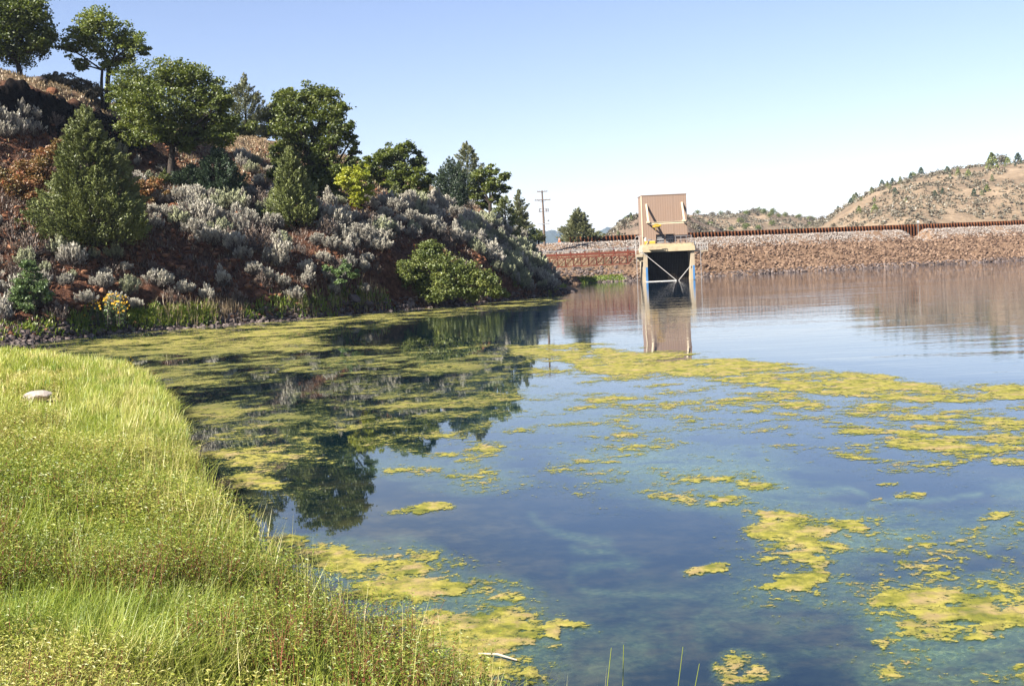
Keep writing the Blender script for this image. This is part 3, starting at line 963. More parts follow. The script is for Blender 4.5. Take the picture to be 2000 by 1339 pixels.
n = 9000
a, o = r.uniform(-8, 14, n), r.uniform(0.8, 9.5, n)
k = fbm(a * 0.3, o * 0.3, 63) < 0.50
a, o = a[k], o[k]
P = np.stack([DA.x + DD.x * a + DN.x * o, DA.y + DD.y * a + DN.y * o, dam_z(a, o) - 0.05], -1)
blade_stuff('dry_grass', P, r.uniform(0.15, 0.5, len(a)), r.uniform(0.05, 0.12, len(a)), r.uniform(0.2, 0.9, len(a)), 3, r.random(len(a)), M['dry_grass'],
            'straw coloured dry grass below the rusty bridge')
n = 1800
a = r.uniform(6, 13, n); o = r.uniform(0.0, 1.6, n)
P = np.stack([DA.x + DD.x * a + DN.x * o, DA.y + DD.y * a + DN.y * o, dam_z(a, o) - 0.05], -1)
blade_stuff('green_grass', P, r.uniform(0.2, 0.65, n), r.uniform(0.06, 0.12, n), r.uniform(0.2, 0.8, n), 4, r.random(n) * 0.7, M['shore_grass'],
            'bright green grass at the waterline beside the intake tower')

# ------------------------------------------------------------------ sheet pile wall
def sheet_pile(a0, a1, o, label):
    per, dep = 0.62, 0.30
    mb = MB()
    def quad(aa, oo, bt, tp, tint):
        V = []
        for z in (bt, tp):
            for k in (0, 1):
                V.append((DA.x + DD.x * aa[k] + DN.x * oo[k], DA.y + DD.y * aa[k] + DN.y * oo[k], z[k] if hasattr(z, '__len__') else z))
        mb.add(V, np.array([[0, 1, 3, 2]]), tint)
    rr = random.Random(3)
    for x in np.arange(a0, a1, per):
        top = 6.86 + rr.choice((0, 0, 0.015, 0.03))
        bt = float(dam_z(np.array(x), np.array(13.6))) - 0.7
        w = rr.uniform(0.9, 1.1)
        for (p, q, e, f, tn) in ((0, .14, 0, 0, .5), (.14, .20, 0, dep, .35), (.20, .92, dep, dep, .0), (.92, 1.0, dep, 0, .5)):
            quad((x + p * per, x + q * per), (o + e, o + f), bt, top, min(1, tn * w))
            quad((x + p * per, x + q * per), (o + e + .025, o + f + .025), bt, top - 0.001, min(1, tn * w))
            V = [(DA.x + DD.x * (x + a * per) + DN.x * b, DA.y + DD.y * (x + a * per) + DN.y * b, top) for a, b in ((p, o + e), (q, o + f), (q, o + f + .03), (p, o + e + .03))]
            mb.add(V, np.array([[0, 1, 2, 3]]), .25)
    b = dam_pt(a0, o)
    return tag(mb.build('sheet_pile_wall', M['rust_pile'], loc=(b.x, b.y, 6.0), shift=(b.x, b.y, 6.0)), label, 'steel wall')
def dam_a(px, py, depth=180):
    p = W(px, py, depth)
    d = Vector((p.x, p.y, 0))
    # solve for a where sight line crosses the wall line o=13.7
    u = p.x / p.y
    q = DA + DN * 13.7
    return (u * q.y - q.x) / (DD.x - u * DD.y)
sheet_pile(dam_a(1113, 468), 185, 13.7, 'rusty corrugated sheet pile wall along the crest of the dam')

# ------------------------------------------------------------------ intake tower
TD = 161.0
def TX(px, py, d=TD):
    p = W(px, py, d)
    return p.x, p.z
tx0, ztop = TX(1253, 383)
tx1, _ = TX(1340, 379)
px0, _ = TX(1258, 545)
px1, _ = TX(1357, 545)
zfl = TX(1300, 476)[1]      # building floor
zsl = TX(1300, 491)[1]      # underside of slab
t = thing('intake_tower', 'tan metal clad intake tower standing in the lake on concrete piers', 'tower', (px0, TD, 0))
base = Vector((px0, TD, 0))
tw = lambda mb, name, mat, parent=None: mb.build(name, mat, parent or t, shift=base)
DEP = 4.6
# corrugated cladding: front panel as real ribs, with a window hole in the middle of the lower part
wx0, wz1 = TX(1281, 458)
wx1, wz0 = TX(1317, 478)
wz0 = max(wz0, zfl + 0.12)
def corr(mb, x0, x1, z0, z1, y):
    n = max(2, int((x1 - x0) / 0.075))
    xs = np.linspace(x0, x1, n)
    ys = y + np.where((np.arange(n) % 4) < 2, 0.0, 0.007)
    V = np.concatenate([np.stack([xs, ys, np.full(n, z0)], -1), np.stack([xs, ys, np.full(n, z1)], -1)])
    i = np.arange(n - 1)
    mb.add(V, np.stack([i, i + 1, i + 1 + n, i + n], -1))
m = MB()
corr(m, tx0, wx0, zfl, ztop, TD)
corr(m, wx1, tx1, zfl, ztop, TD)
corr(m, wx0, wx1, wz1, ztop, TD)
corr(m, wx0, wx1, zfl, wz0, TD)
m.box((tx0, TD + 0.06, zfl), (wx0, TD + 0.16, ztop))
m.box((wx1, TD + 0.06, zfl), (tx1, TD + 0.16, ztop))
m.box((wx0, TD + 0.06, wz1), (wx1, TD + 0.16, ztop))
m.box((tx0, TD + 0.16, zfl), (tx0 + 0.1, TD + DEP, ztop - 0.002))
m.box((tx1 - 0.1, TD + 0.16, zfl), (tx1, TD + DEP, ztop - 0.002))
m.box((tx0 + 0.1, TD + DEP - 0.1, zfl), (tx1 - 0.1, TD + DEP, ztop - 0.004))
tw(m, 'cladding', M['metal_tan'])
m = MB()
m.box((tx0 - 0.06, TD - 0.05, ztop), (tx1 + 0.06, TD + DEP + 0.06, ztop + 0.10))
tw(m, 'roof', M['metal_tan'])
m = MB()
m.box((tx0 - 0.05, TD - 0.03, zfl - 1.0), (tx0 - 0.003, TD + 0.9, ztop - 0.01))  # added pale strip: sunlight on the tower's left side put into its colour
tw(m, 'sunlit_side_strip', M['cream_paint_and_sunlit_side'])
# window with dark glass, mullion, lower pale machinery
fr = MB()
fr.box((wx0 - 0.08, TD - 0.04, wz1), (wx1 + 0.08, TD + 0.1, wz1 + 0.10))
fr.box((wx0 - 0.08, TD - 0.04, wz0), (wx0, TD + 0.1, wz1))
fr.box((wx1, TD - 0.04, wz0), (wx1 + 0.08, TD + 0.1, wz1))
xm = (wx0 + wx1) / 2
fr.box((xm - 0.08, TD + 0.02, wz0), (xm + 0.08, TD + 0.12, wz1))
fo = tw(fr, 'window_frame', M['metal_tan'])
for a, b in ((wx0, xm - 0.08), (xm + 0.08, wx1)):
    g = MB()
    g.box((a, TD + 0.25, wz0 - 0.1), (b, TD + 0.3, wz1))
    tw(g, 'window_pane', M['glass_dark'], fo)
for k, (a, b) in enumerate(((wx0 + 0.06, xm - 0.14), (xm + 0.12, wx1 - 0.05))):
    g = MB()
    zz = wz0 + (wz1 - wz0) * 0.42
    g.beam((a, TD + 0.15, zz), (b, TD + 0.15, zz + 0.03), 0.16, 0.2)
    g.beam((a + 0.1, TD + 0.15, zz + 0.26), (b - 0.25, TD + 0.15, zz + 0.24), 0.1, 0.1)
    g.beam((a, TD + 0.15, wz0 + 0.1), (b, TD + 0.15, wz0 + 0.12), 0.16, 0.16)
    for q in range(4):
        xx = a + (b - a) * (q + 0.5) / 4
        g.beam((xx, TD + 0.15, wz0), (xx, TD + 0.15, zz), 0.06)
    tw(g, 'machinery', M['grey_pipe'])
# crane brackets and runway beam
pr = 1.55
zb = TX(1265, 434)[1]
for pxa, pya in ((1262, 399), (1331.5, 395)):
    xa, za = TX(pxa, pya)
    m = MB()
    m.beam((xa, TD, za), (xa, TD - pr, zb), 0.22, 0.14)
    m.beam((xa, TD + 0.05, zb - 0.02), (xa, TD - pr, zb - 0.02), 0.16, 0.18)
    m.box((xa - 0.2, TD - pr - 0.25, zb - 0.16), (xa + 0.2, TD - pr + 0.16, zb + 0.1))
    tw(m, 'crane_bracket', M['cream_paint_and_sunlit_side'])
xa0, xa1 = TX(1264, 433)[0], TX(1338, 429)[0]
m = MB()
m.box((xa0, TD - pr - 0.1, zb - 0.14), (xa1, TD - pr + 0.1, zb - 0.08))
m.box((xa0, TD - pr - 0.03, zb - 0.3), (xa1, TD - pr + 0.03, zb - 0.14))
m.box((xa0, TD - pr - 0.1, zb - 0.36), (xa1, TD - pr + 0.1, zb - 0.3))
tw(m, 'runway_beam', M['cream_paint_and_sunlit_side'])
hx = TX(1278, 438)[0]
m = MB()
m.box((hx - 0.42, TD - pr - 0.15, zb - 0.76), (hx - 0.08, TD - pr + 0.15, zb - 0.46))
m.tube([(hx - 0.1, TD - pr, zb - 0.62), (hx + 0.35, TD - pr, zb - 0.62)], [0.18, 0.17], 10)
m.box((hx - 0.2, TD - pr - 0.16, zb - 0.44), (hx + 0.3, TD - pr + 0.16, zb - 0.30))
m.tube([(hx + 0.35, TD - pr, zb - 0.55), (hx + 0.68, TD - pr, zb - 0.55)], [0.17, 0.15], 10)
m.tube([(hx, TD - pr, zb - 0.86), (hx, TD - pr, zb - 1.1)], [0.06, 0.05], 6)
tag(m.build('chain_hoist', M['yellow_paint'], loc=(hx, TD - pr, zb - 0.4), shift=(hx, TD - pr, zb - 0.4)), 'yellow chain hoist hanging under the runway beam of the tower', 'hoist')
# piers, slab, trash rack
for a, b, nm in ((px0, px0 + 0.50, 'l'), (px1 - 0.50, px1, 'r')):
    m = MB()
    m.box((a, TD - 0.45, -3), (b, TD + DEP, zsl))
    tw(m, 'pier', M['concrete'])
    g = MB()
    zg = TX(1262, 522)[1]
    g.box((a + 0.22, TD - 0.49, 0.05), (a + 0.50 - 0.02, TD - 0.453, zg))
    tw(g, 'depth_board', M['blue'])
m = MB()
m.box((px0 - 0.08, TD - 0.75, zsl), (px1 + 0.08, TD + DEP - 0.01, zfl - 0.38))
m.box((px0 + 0.05, TD - 0.45, zfl - 0.38), (px1 - 0.05, TD + DEP - 0.02, zfl - 0.003))
tw(m, 'platform_slab', M['yellow_conc'])
m = MB()
m.box((px0 + 0.52, TD + 1.9, -3), (px1 - 0.52, TD + 2.0, zsl - 0.01))
for k in range(26):
    xx = px0 + 0.62 + k * (px1 - px0 - 1.25) / 25
    m.box((xx - 0.035, TD + 1.75, -3), (xx + 0.035, TD + 1.9, zsl - 0.02))
for k in range(6):
    zz = k * 0.7 + 0.1
    m.box((px0 + 0.53, TD + 1.70, zz), (px1 - 0.53, TD + 1.752, zz + 0.07))
tw(m, 'trash_rack', M['dark_screen'])
# small yellow inspection deck in front, left of the window
dx0, dx1 = TX(1264, 480)[0], TX(1290, 480)[0]
m = MB()
m.box((dx0, TD - 1.35, zfl - 0.62), (dx1, TD - 0.752, zfl - 0.50))
m.box((dx0 - 0.02, TD - 1.40, zfl - 0.72), (dx1 + 0.02, TD - 1.351, zfl - 0.28))
for k in range(7):
    xx = dx0 + (dx1 - dx0) * k / 6
    m.beam((xx, TD - 1.37, zfl - 0.5), (xx, TD - 1.37, zfl + 0.05), 0.05)
m.beam((dx0, TD - 1.37, zfl + 0.05), (dx1, TD - 1.37, zfl + 0.05), 0.06)
tw(m, 'inspection_deck', M['yellow_conc'])
m = MB()
for k in range(4):
    xx = wx1 + 0.1 + k * 0.72
    m.beam((xx, TD - 0.5, zfl), (xx, TD - 0.5, zfl + 0.95), 0.05)
m.beam((wx1, TD - 0.5, zfl + 0.95), (wx1 + 2.3, TD - 0.5, zfl + 0.95), 0.05)
m.beam((wx1, TD - 0.5, zfl + 0.5), (wx1 + 2.3, TD - 0.5, zfl + 0.5), 0.04)
tw(m, 'front_railing', M['grey_pipe'])
# side platform on the right with white railing
rx1 = TX(1382, 478)[0]
zr = TX(1365, 491)[1]
m = MB()
m.box((px1 + 0.083, TD - 0.2, zr), (rx1, TD + 1.2, zr + 0.14))
m.beam((px1, TD - 0.1, zr - 0.5), (rx1 - 0.5, TD - 0.1, zr), 0.1)
tw(m, 'side_platform', M['concrete'])
m = MB()
xs = np.linspace(px1 + 0.15, rx1 - 0.05, 6)
for yy in (TD - 0.15, TD + 1.15):
    for xx in xs:
        m.beam((xx, yy, zr + 0.14), (xx, yy, zr + 1.15), 0.06)
    for hh in (0.62, 1.15):
        m.beam((xs[0], yy, zr + hh), (xs[-1], yy, zr + hh), 0.06)
for hh in (0.62, 1.15):
    m.beam((xs[-1], TD - 0.15, zr + hh), (xs[-1], TD + 1.15, zr + hh), 0.06)
m.box((px1 + 0.10, TD - 0.2, zr + 0.14), (px1 + 0.30, TD + 0.0, zr + 1.45))
tw(m, 'side_railing', M['galv'])
m = MB()
xx = TX(1368, 500)[0]
m.beam((xx, TD - 0.18, zr), (xx, TD - 0.18, -1.5), 0.07)
m.beam((xx, TD - 0.18, zr + 0.02), (xx + 0.3, TD - 0.18, zr + 0.4), 0.06)
tw(m, 'drop_pipe', M['grey_pipe'])
# left landing with stair railing
lx0 = TX(1241, 500)[0]
zl = TX(1245, 497)[1]
m = MB()
m.box((lx0, TD - 0.3, zl - 0.35), (px0 - 0.083, TD + 1.5, zl))
m.box((lx0 + 0.25, TD + 0.1, zl - 0.95), (px0 - 0.003, TD + 1.0, zl - 0.352))
tw(m, 'landing', M['concrete'])
m = MB()
zt = TX(1236, 462)[1]
m.tube([(lx0 + 0.05, TD - 0.2, zl), (lx0 + 0.02, TD - 0.2, zt - 0.35), (lx0 + 0.10, TD - 0.2, zt - 0.12), (lx0 + 0.34, TD - 0.2, zt), (lx0 + 0.55, TD - 0.2, zt - 0.12), (lx0 + 0.6, TD - 0.2, zl + 0.2)], [0.045] * 6, 6)
m.beam((lx0 + 0.34, TD - 0.2, zt), (tx0 - 0.06, TD - 0.2, zt), 0.06)
for xx in (lx0 + 0.05, lx0 + 0.75, px0 - 0.15):
    m.beam((xx, TD - 0.24, zl - 0.4), (xx, TD - 0.24, zl + 1.1), 0.07)
m.beam((lx0 + 0.05, TD - 0.24, zl + 0.62), (lx0 + 0.75, TD - 0.24, zl + 0.62), 0.05)
m.beam((lx0 + 0.75, TD - 0.24, zl + 0.2), (px0 + 0.6, TD - 0.5, zfl + 0.25), 0.05)
tw(m, 'landing_railing', M['galv'])
m = MB()
xx = TX(1243.5, 520)[0]
m.beam((xx, TD - 0.26, zl - 0.3), (xx, TD - 0.26, -1.5), 0.07)
tw(m, 'conduit', M['grey_pipe'])
# diagonal braces and boom float
a = TX(1242.5, 484)
b = TX(1320, 549)
m = MB()
m.beam((a[0], TD - 0.82, a[1]), (b[0], TD - 0.82, 0.02), 0.07)
tw(m, 'diagonal_brace', M['galv'])
c2 = TX(1348, 518)
d2 = TX(1324, 549)
m = MB()
m.beam((c2[0], TD - 0.55, c2[1]), (d2[0], TD - 0.82, 0.02), 0.08)
tw(m, 'diagonal_brace', M['galv'])
e = TX(1260, 552)
m = MB()
m.box((e[0], TD - 0.95, -0.08), (b[0] - 0.1, TD - 0.7, 0.07))
tw(m, 'sill_beam', M['white'])
# small signs and yellow box on the landing
sx = TX(1260, 466)[0]
m = MB()
m.box((sx - 0.12, TD - 0.025, zfl + 0.45), (sx + 0.14, TD - 0.003, zfl + 0.95))
tw(m, 'notice_plate', M['white'])
m = MB()
m.box((TX(1265, 466)[0], TD - 0.10, zfl + 0.42), (TX(1279, 466)[0], TD - 0.002, zfl + 0.56))
m.box((TX(1266, 466)[0], TD - 0.12, zfl + 0.56), (TX(1269, 466)[0], TD - 0.002, zfl + 0.72))
m.box((TX(1270, 466)[0], TD - 0.12, zfl + 0.56), (TX(1271.5, 466)[0], TD - 0.002, zfl + 0.70))
tw(m, 'shelf', M['grey_pipe'])
for a, b in ((1258.5, 1264.5), (1268, 1279)):
    q0, q1 = TX(a, 474)[0], TX(b, 474)[0]
    m = MB()
    m.box((q0, TD - 0.44, zfl), (q1, TD - 0.06, zfl + 0.26))
    m.tube([(q0 + 0.02, TD - 0.25, zfl + 0.26), (q1 - 0.02, TD - 0.25, zfl + 0.26)], [0.19, 0.19], 10)
    tag(m.build('storage_box', M['yellow_paint'], loc=(q0, TD - 0.25, zfl), shift=(q0, TD - 0.25, zfl)),
        'yellow %s box on the tower platform %s' % (('small square', 'beside the left corner') if a < 1262 else ('wider round topped', 'next to the window')), 'box')

# ------------------------------------------------------------------ rusty truss bridge
BD = TD + 0.6
bxr = lx0 - 0.02
bxl = TX(1040, 503)[0]
bz = TX(1200, 498.5, BD)[1]
bt = thing('truss_bridge', 'rusty steel truss footbridge running from the hillside to the tower landing', 'bridge', (bxl, BD, bz))
bb = lambda mb, name, mat: mb.build(name, mat, bt, shift=(bxl, BD, bz))
m = MB()
for yy in (BD - 0.6, BD + 0.6):
    m.box((bxl, yy - 0.06, bz - 0.12), (bxr, yy + 0.06, bz + 0.03))
m.box((bxl, BD - 0.54, bz - 0.06), (bxr, BD + 0.54, bz + 0.0))
bb(m, 'deck', M['rust'])
zlo = bz - 1.2
xl_, xr_ = TX(1071, 521, BD)[0], TX(1227, 514, BD)[0]
m = MB()
for yy in (BD - 0.6, BD + 0.6):
    m.box((xl_, yy - 0.05, zlo - 0.06), (xr_, yy + 0.05, zlo + 0.06))
bb(m, 'bottom_chord', M['rust'])
nb_ = 11
xs = np.linspace(xl_ + 0.25, xr_ - 0.1, nb_)
for yy in (BD - 0.6, BD + 0.6):
    for i, x in enumerate(xs):
        m = MB()
        m.beam((x, yy, zlo + 0.06), (x, yy, bz - 0.12), 0.09 if i % 2 == 0 else 0.07)
        bb(m, 'vertical_strut', M['rust'])
        if i < nb_ - 1:
            m = MB()
            m.beam((x, yy, zlo + 0.05), (xs[i + 1], yy, bz - 0.12), 0.06)
            bb(m, 'diagonal_strut', M['rust'])
    for xa, xb in ((xl_, xl_ - 0.95), (xr_, xr_ + 0.85)):
        m = MB()
        m.beam((xa, yy, zlo), (xb, yy, bz - 0.12), 0.08)
        bb(m, 'diagonal_strut', M['rust'])
xs = np.arange(bxr - 0.9, bxl, -1.9)
for yy in (BD - 0.6, BD + 0.6):
    for x in xs:
        m = MB()
        m.beam((x, yy, bz + 0.03), (x, yy, bz + 1.08), 0.11)
        bb(m, 'railing_post', M['rust'])
    m = MB()
    m.beam((bxl, yy - 0.085, bz + 0.92), (bxr, yy - 0.085, bz + 0.92), 0.06)
    m.beam((bxl, yy - 0.085, bz + 0.80), (bxr, yy - 0.085, bz + 0.80), 0.06)
    bb(m, 'pipe_rail', M['grey_pipe'])
    m = MB()
    m.box((bxl, yy - 0.02, bz + 0.18), (bxr, yy + 0.02, bz + 0.50))
    bb(m, 'side_panel', M['rust'])

# ------------------------------------------------------------------ utility pole, cone, staff gauge, log
PD = 181.0
pb = W(1063, 469, PD)
t = thing('utility_pole', 'wooden utility pole with crossarms and transformers on the dam crest', 'utility pole', (pb.x, PD, 6.0))
s_ = (pb.x, PD, 6.0)
zz = lambda py: W(1063, py, PD).z
m = MB(); m.tube([(pb.x, PD, 5.6), (pb.x + 0.03, PD, zz(430)), (pb.x - 0.02, PD, zz(372))], [0.20, 0.17, 0.11], 9); m.build('pole', M['pole'], t, shift=s_)
for py, hw in ((374, 0.78), (390.5, 1.18), (437.5, 0.92)):
    m = MB(); m.box((pb.x - hw, PD - 0.22, zz(py) - 0.06), (pb.x + hw, PD - 0.12, zz(py) + 0.06))
    if py == 390.5:
        m.beam((pb.x, PD - 0.13, zz(395.5)), (pb.x - 0.7, PD - 0.15, zz(391)), 0.05)
        m.beam((pb.x, PD - 0.13, zz(395.5)), (pb.x + 0.5, PD - 0.15, zz(391)), 0.05)
    co = m.build('crossarm', M['pole'] if py < 400 else M['transformer'], t, shift=s_)
    if py != 437.5:
        for q in (-0.92, -0.6, 0.45, 0.92):
            m = MB(); m.tube([(pb.x + q * hw, PD - 0.17, zz(py) + 0.06), (pb.x + q * hw, PD - 0.17, zz(py) + 0.2)], [0.06, 0.04], 6)
            m.build('insulator', M['transformer'], co, shift=s_)
for q in (-0.58, 0.38, 0.68):
    m = MB(); m.tube([(pb.x + q, PD - 0.2, zz(414)), (pb.x + q, PD - 0.2, zz(407.5))], [0.16, 0.16], 10)
    m.tube([(pb.x + q, PD - 0.2, zz(407.5)), (pb.x + q + 0.04, PD - 0.2, zz(404))], [0.045, 0.03], 6)
    m.build('transformer', M['transformer'], t, shift=s_)
m = MB()
for py in (407.5, 413):
    m.box((pb.x - 0.62, PD - 0.05, zz(py) - 0.04), (pb.x + 0.72, PD + 0.02, zz(py) + 0.04))
m.build('transformer_rack', M['transformer'], t, shift=s_)
m = MB()
m.tube([(pb.x, PD - 0.1, zz(433.5)), (pb.x + 0.3, PD - 0.15, zz(431)), (pb.x + 0.62, PD - 0.2, zz(430.5))], [0.035, 0.03, 0.03], 6)
ao = m.build('lamp_arm', M['transformer'], t, shift=s_)
m = MB(); m.tube([(pb.x + 0.55, PD - 0.2, zz(430.2)), (pb.x + 0.7, PD - 0.2, zz(430.8)), (pb.x + 0.86, PD - 0.2, zz(431.2))], [0.08, 0.17, 0.12], 8)
m.build('lamp_head', M['transformer'], ao, shift=s_)
m = MB()
def sag(p, q, s, n=9):
    return [Vector(p).lerp(Vector(q), k / (n - 1)) - Vector((0, 0, 4 * s * (k / (n - 1)) * (1 - k / (n - 1)))) for k in range(n)]
m = MB(); m.tube(sag((pb.x - 1.0, PD - 0.2, zz(391)), (pb.x - 0.58, PD - 0.2, zz(404)), 0.15), [0.012] * 9, 4)
m.build('wire', M['transformer'], t, shift=s_)
m = MB(); m.tube(sag((pb.x + 1.0, PD - 0.2, zz(391)), (pb.x + 0.68, PD - 0.2, zz(404)), 0.15), [0.012] * 9, 4)
m.build('wire', M['transformer'], t, shift=s_)
m = MB(); m.tube(sag((pb.x - 0.86, PD - 0.2, zz(408)), (pb.x - 0.85, PD - 0.2, zz(437)), 0.0), [0.012] * 9, 4)
m.build('wire', M['transformer'], t, shift=s_)
m = MB(); m.tube(sag((pb.x + 0.1, PD, zz(441)), (pb.x + 2.6, PD + 3, 6.1), 0.0), [0.012] * 9, 4)
m.build('wire', M['transformer'], t, shift=s_)

cb = W(1092.5, 468.5, 180)
cz_ = 6.06
t = thing('traffic_cone', 'small orange traffic cone on the dam crest near the pole', 'traffic cone', (cb.x, 180, cz_))
m = MB(); m.tube([(0, 0, 0.04), (0, 0, 0.34), (0, 0, 0.62)], [0.19, 0.12, 0.05], 12); m.box((-0.24, -0.24, 0), (0.24, 0.24, 0.04)); m.build('cone', M['orange'], t)
m = MB(); m.tube([(0, 0, 0.40), (0, 0, 0.50)], [0.112, 0.088], 12); m.build('reflective_band', M['white'], t)

ga = dam_a(1783, 450)
g0 = dam_pt(ga - 0.6, 11.6)
t = thing('gauge_post', 'thin white post with small plate standing at the dip in the dam gravel', 'post', (g0.x, g0.y, float(dam_z(np.array(ga - 0.6), np.array(11.6)))))
m = MB(); m.tube([(0, 0, -0.3), (0, 0, 3.3)], [0.035, 0.03], 6); m.build('post', M['galv'], t)
m = MB(); m.box((-0.22, -0.06, 3.0), (0.2, -0.036, 3.38)); m.build('plate', M['white'], t)
m = MB(); m.box((-0.1, -0.5, -0.1), (1.2, 0.5, 0.12)); m.build('footing', M['grey_pipe'], t)

l0, l1 = G(1392, 533, 0.12), G(1449, 529, 0.12)
m = MB(); m.tube([l0, l0.lerp(l1, 0.3) + Vector((0, 0, 0.1)), l0.lerp(l1, 0.7) + Vector((0, 0, 0.08)), l1 + Vector((0, 0, 0.03))], [0.13, 0.17, 0.18, 0.15], 9)
tag(m.build('log', M['log'], loc=tuple(l0), shift=tuple(l0)), 'long bleached log lying at the foot of the dam beside the tower', 'log')

# ------------------------------------------------------------------ trees
def bezier(p, q, sag_, n=6, r=None):
    r = r or random
    mid = (p + q) / 2 + Vector((r.uniform(-1, 1), r.uniform(-1, 1), r.uniform(-.3, 1))) * sag_
    return [p * (1 - t) ** 2 + mid * 2 * t * (1 - t) + q * t * t for t in [k / (n - 1) for k in range(n)]]

def oak(base, lobes, depth, label, group=None, mat='oak', seed=1, leaf=0.21, per=34, sub=30, trunk_r=0.28, name='oak_tree', cat='tree', ntrunk=1, tone=0.0, spread=0.35, split=0.45):
    """broadleaf tree: lobes are (px,py,radius px) of the crown at this depth"""
    r = np.random.default_rng(seed)
    rr = random.Random(seed)
    t = thing(name, label, cat, base, 0, group)
    b = Vector(base)
    k = depth / FPX
    L = []
    cs = []
    for px, py, rp in lobes:
        c = W(px, py, depth) - b
        c.y += rr.uniform(-1, 1) * rp * k * 0.9
        L.append((c, rp * k))
        cs.append(c)
    cen = sum(cs, Vector()) / len(cs)
    wood, crown = MB(), MB()
    zmin = min(c.z - rad for c, rad in L)
    forkz = max(0.35, zmin + (cen.z - zmin) * 0.25)
    tops = []
    for q in range(ntrunk):
        off = Vector((rr.uniform(-.3, .3), rr.uniform(-.3, .3), 0)) * (1 if ntrunk > 1 else 0)
        fork = Vector((cen.x * split + off.x * 3, cen.y * split + off.y * 2, forkz * rr.uniform(0.9, 1.2)))
        pts = bezier(Vector((off.x, off.y, -0.4)), fork, 0.25, 6, rr)
        wood.tube(pts, list(np.linspace(trunk_r, trunk_r * 0.62, 6)), 9)
        tops.append(fork)
    for c, rad in L:
        f = min(tops, key=lambda p: (p - c).length)
        lim = bezier(f, c, 0.35 * rad, 6, rr)
        wood.tube(lim, list(np.linspace(trunk_r * 0.5, trunk_r * 0.16, 6)), 6)
        ns = max(8, int(sub * 1.7 * (rad / 1.7) ** 1.3))
        dirs = unit(r.normal(size=(ns, 3)))
        rad_f = r.random(ns) ** 0.45
        pc = np.array(c)[None] + dirs * rad_f[:, None] * rad * np.array([1, 1, 0.85])
        for i in range(ns):
            p = Vector(pc[i])
            if i % 2 == 0:
                st = lim[rr.randint(2, 5)]
                wood.tube(bezier(st, p, 0.12 * rad, 4, rr), list(np.linspace(trunk_r * 0.14, 0.015, 4)), 4)
        n = int(per * 1.8)
        cl = np.repeat(pc, n, 0) + r.normal(size=(ns * n, 3)) * np.array([1, 1, 0.55]) * rad * spread * 0.5
        nrm = unit(r.normal(size=(ns * n, 3)) * 0.8 + np.array([0, 0, 0.7]))
        tg = np.cross(nrm, r.normal(size=(ns * n, 3)))
        s = leaf * 0.98 * r.uniform(0.6, 1.35, ns * n)
        tint = np.clip(np.repeat(r.normal(0.45 + tone, 0.16, ns), n) + r.normal(0, 0.14, ns * n), 0, 1)
        leaf_cards(crown, cl, s, s * 0.72, tg, nrm, tint)
    wood.build('trunk', M['bark'], t)
    crown.build('crown', M[mat], t)
    return t

def conifer(base, h, wid, label, group=None, mat='juniper', seed=1, n=200, per=34, prof=None, tuft=0.26, up=0.8, name='juniper_tree', cat='tree', sprayl=0.8, lean=0.0, trunk=0.16, squash=1.0, gap=0.0, low=0.03):
    """cone tree of pointed sprays; prof gives relative radius at heights 0..1"""
    r = np.random.default_rng(seed)
    rr = random.Random(seed)
    t = thing(name, label, cat, base, 0, group)
    prof = prof or [(0, 0.75), (0.12, 1.0), (0.4, 0.75), (0.7, 0.42), (0.9, 0.16), (1.0, 0.02)]
    ph, pw = zip(*prof)
    zz = 1 - np.sqrt(r.random(n)) if False else r.random(n * 3)
    keep = r.random(n * 3) < np.interp(zz, ph, pw) + 0.12
    zz = zz[keep][:n]
    zz = low + zz * (1 - low)
    n = len(zz)
    ang = r.uniform(0, 2 * math.pi, n)
    lump = 1 + 0.22 * np.sin(ang * 3 + zz * 9 + seed) + r.normal(0, 0.10, n)
    rad = np.interp(zz, ph, pw) * wid / 2 * lump * (0.45 + 0.55 * r.random(n) ** 0.35)
    if gap:
        rad *= 1 - gap * (vnoise(ang * 1.6, zz * 7, seed) > 0.55)
    c = np.stack([np.cos(ang) * rad + lean * zz * h, np.sin(ang) * rad * squash, zz * h], -1)
    ax = unit(np.stack([np.cos(ang), np.sin(ang), np.full(n, up)], -1) + r.normal(0, 0.22, (n, 3)))
    top = zz > 0.9
    ax[top] = unit(ax[top] * 0.4 + np.array([0, 0, 1.0]))
    m = int(per * 1.8)
    tt = r.random((n, m))
    L = sprayl * (0.55 + 0.6 * (1 - zz))[:, None]
    lat = r.normal(size=(n, m, 3))
    P = c[:, None] + ax[:, None] * ((tt - 0.35) * L)[..., None] + lat * ((1.05 - tt) * 0.24 * L)[..., None]
    T = unit(ax[:, None] + r.normal(0, 0.45, (n, m, 3)))
    N = r.normal(size=(n, m, 3))
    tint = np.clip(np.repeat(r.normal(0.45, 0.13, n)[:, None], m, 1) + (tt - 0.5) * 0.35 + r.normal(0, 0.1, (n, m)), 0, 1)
    s = tuft * 0.74 * r.uniform(0.6, 1.3, n * m)
    crown, wood = MB(), MB()
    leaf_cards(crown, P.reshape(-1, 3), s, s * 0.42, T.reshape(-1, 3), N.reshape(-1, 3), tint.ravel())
    wood.tube([(0, 0, -0.3), (lean * h * 0.3, 0, h * 0.35), (lean * h * 0.85, 0, h * 0.9)], [trunk, trunk * 0.7, 0.03], 8)
    for i in range(0, n, 3):
        p0 = Vector((lean * c[i, 2] * 0.9, 0, max(0.1, c[i, 2] - rad[i] * 0.45)))
        wood.tube([p0, Vector(c[i])], [trunk * 0.22, 0.015], 4)
    wood.build('trunk', M['bark'], t)
    crown.build('crown', M[mat], t)
    return t

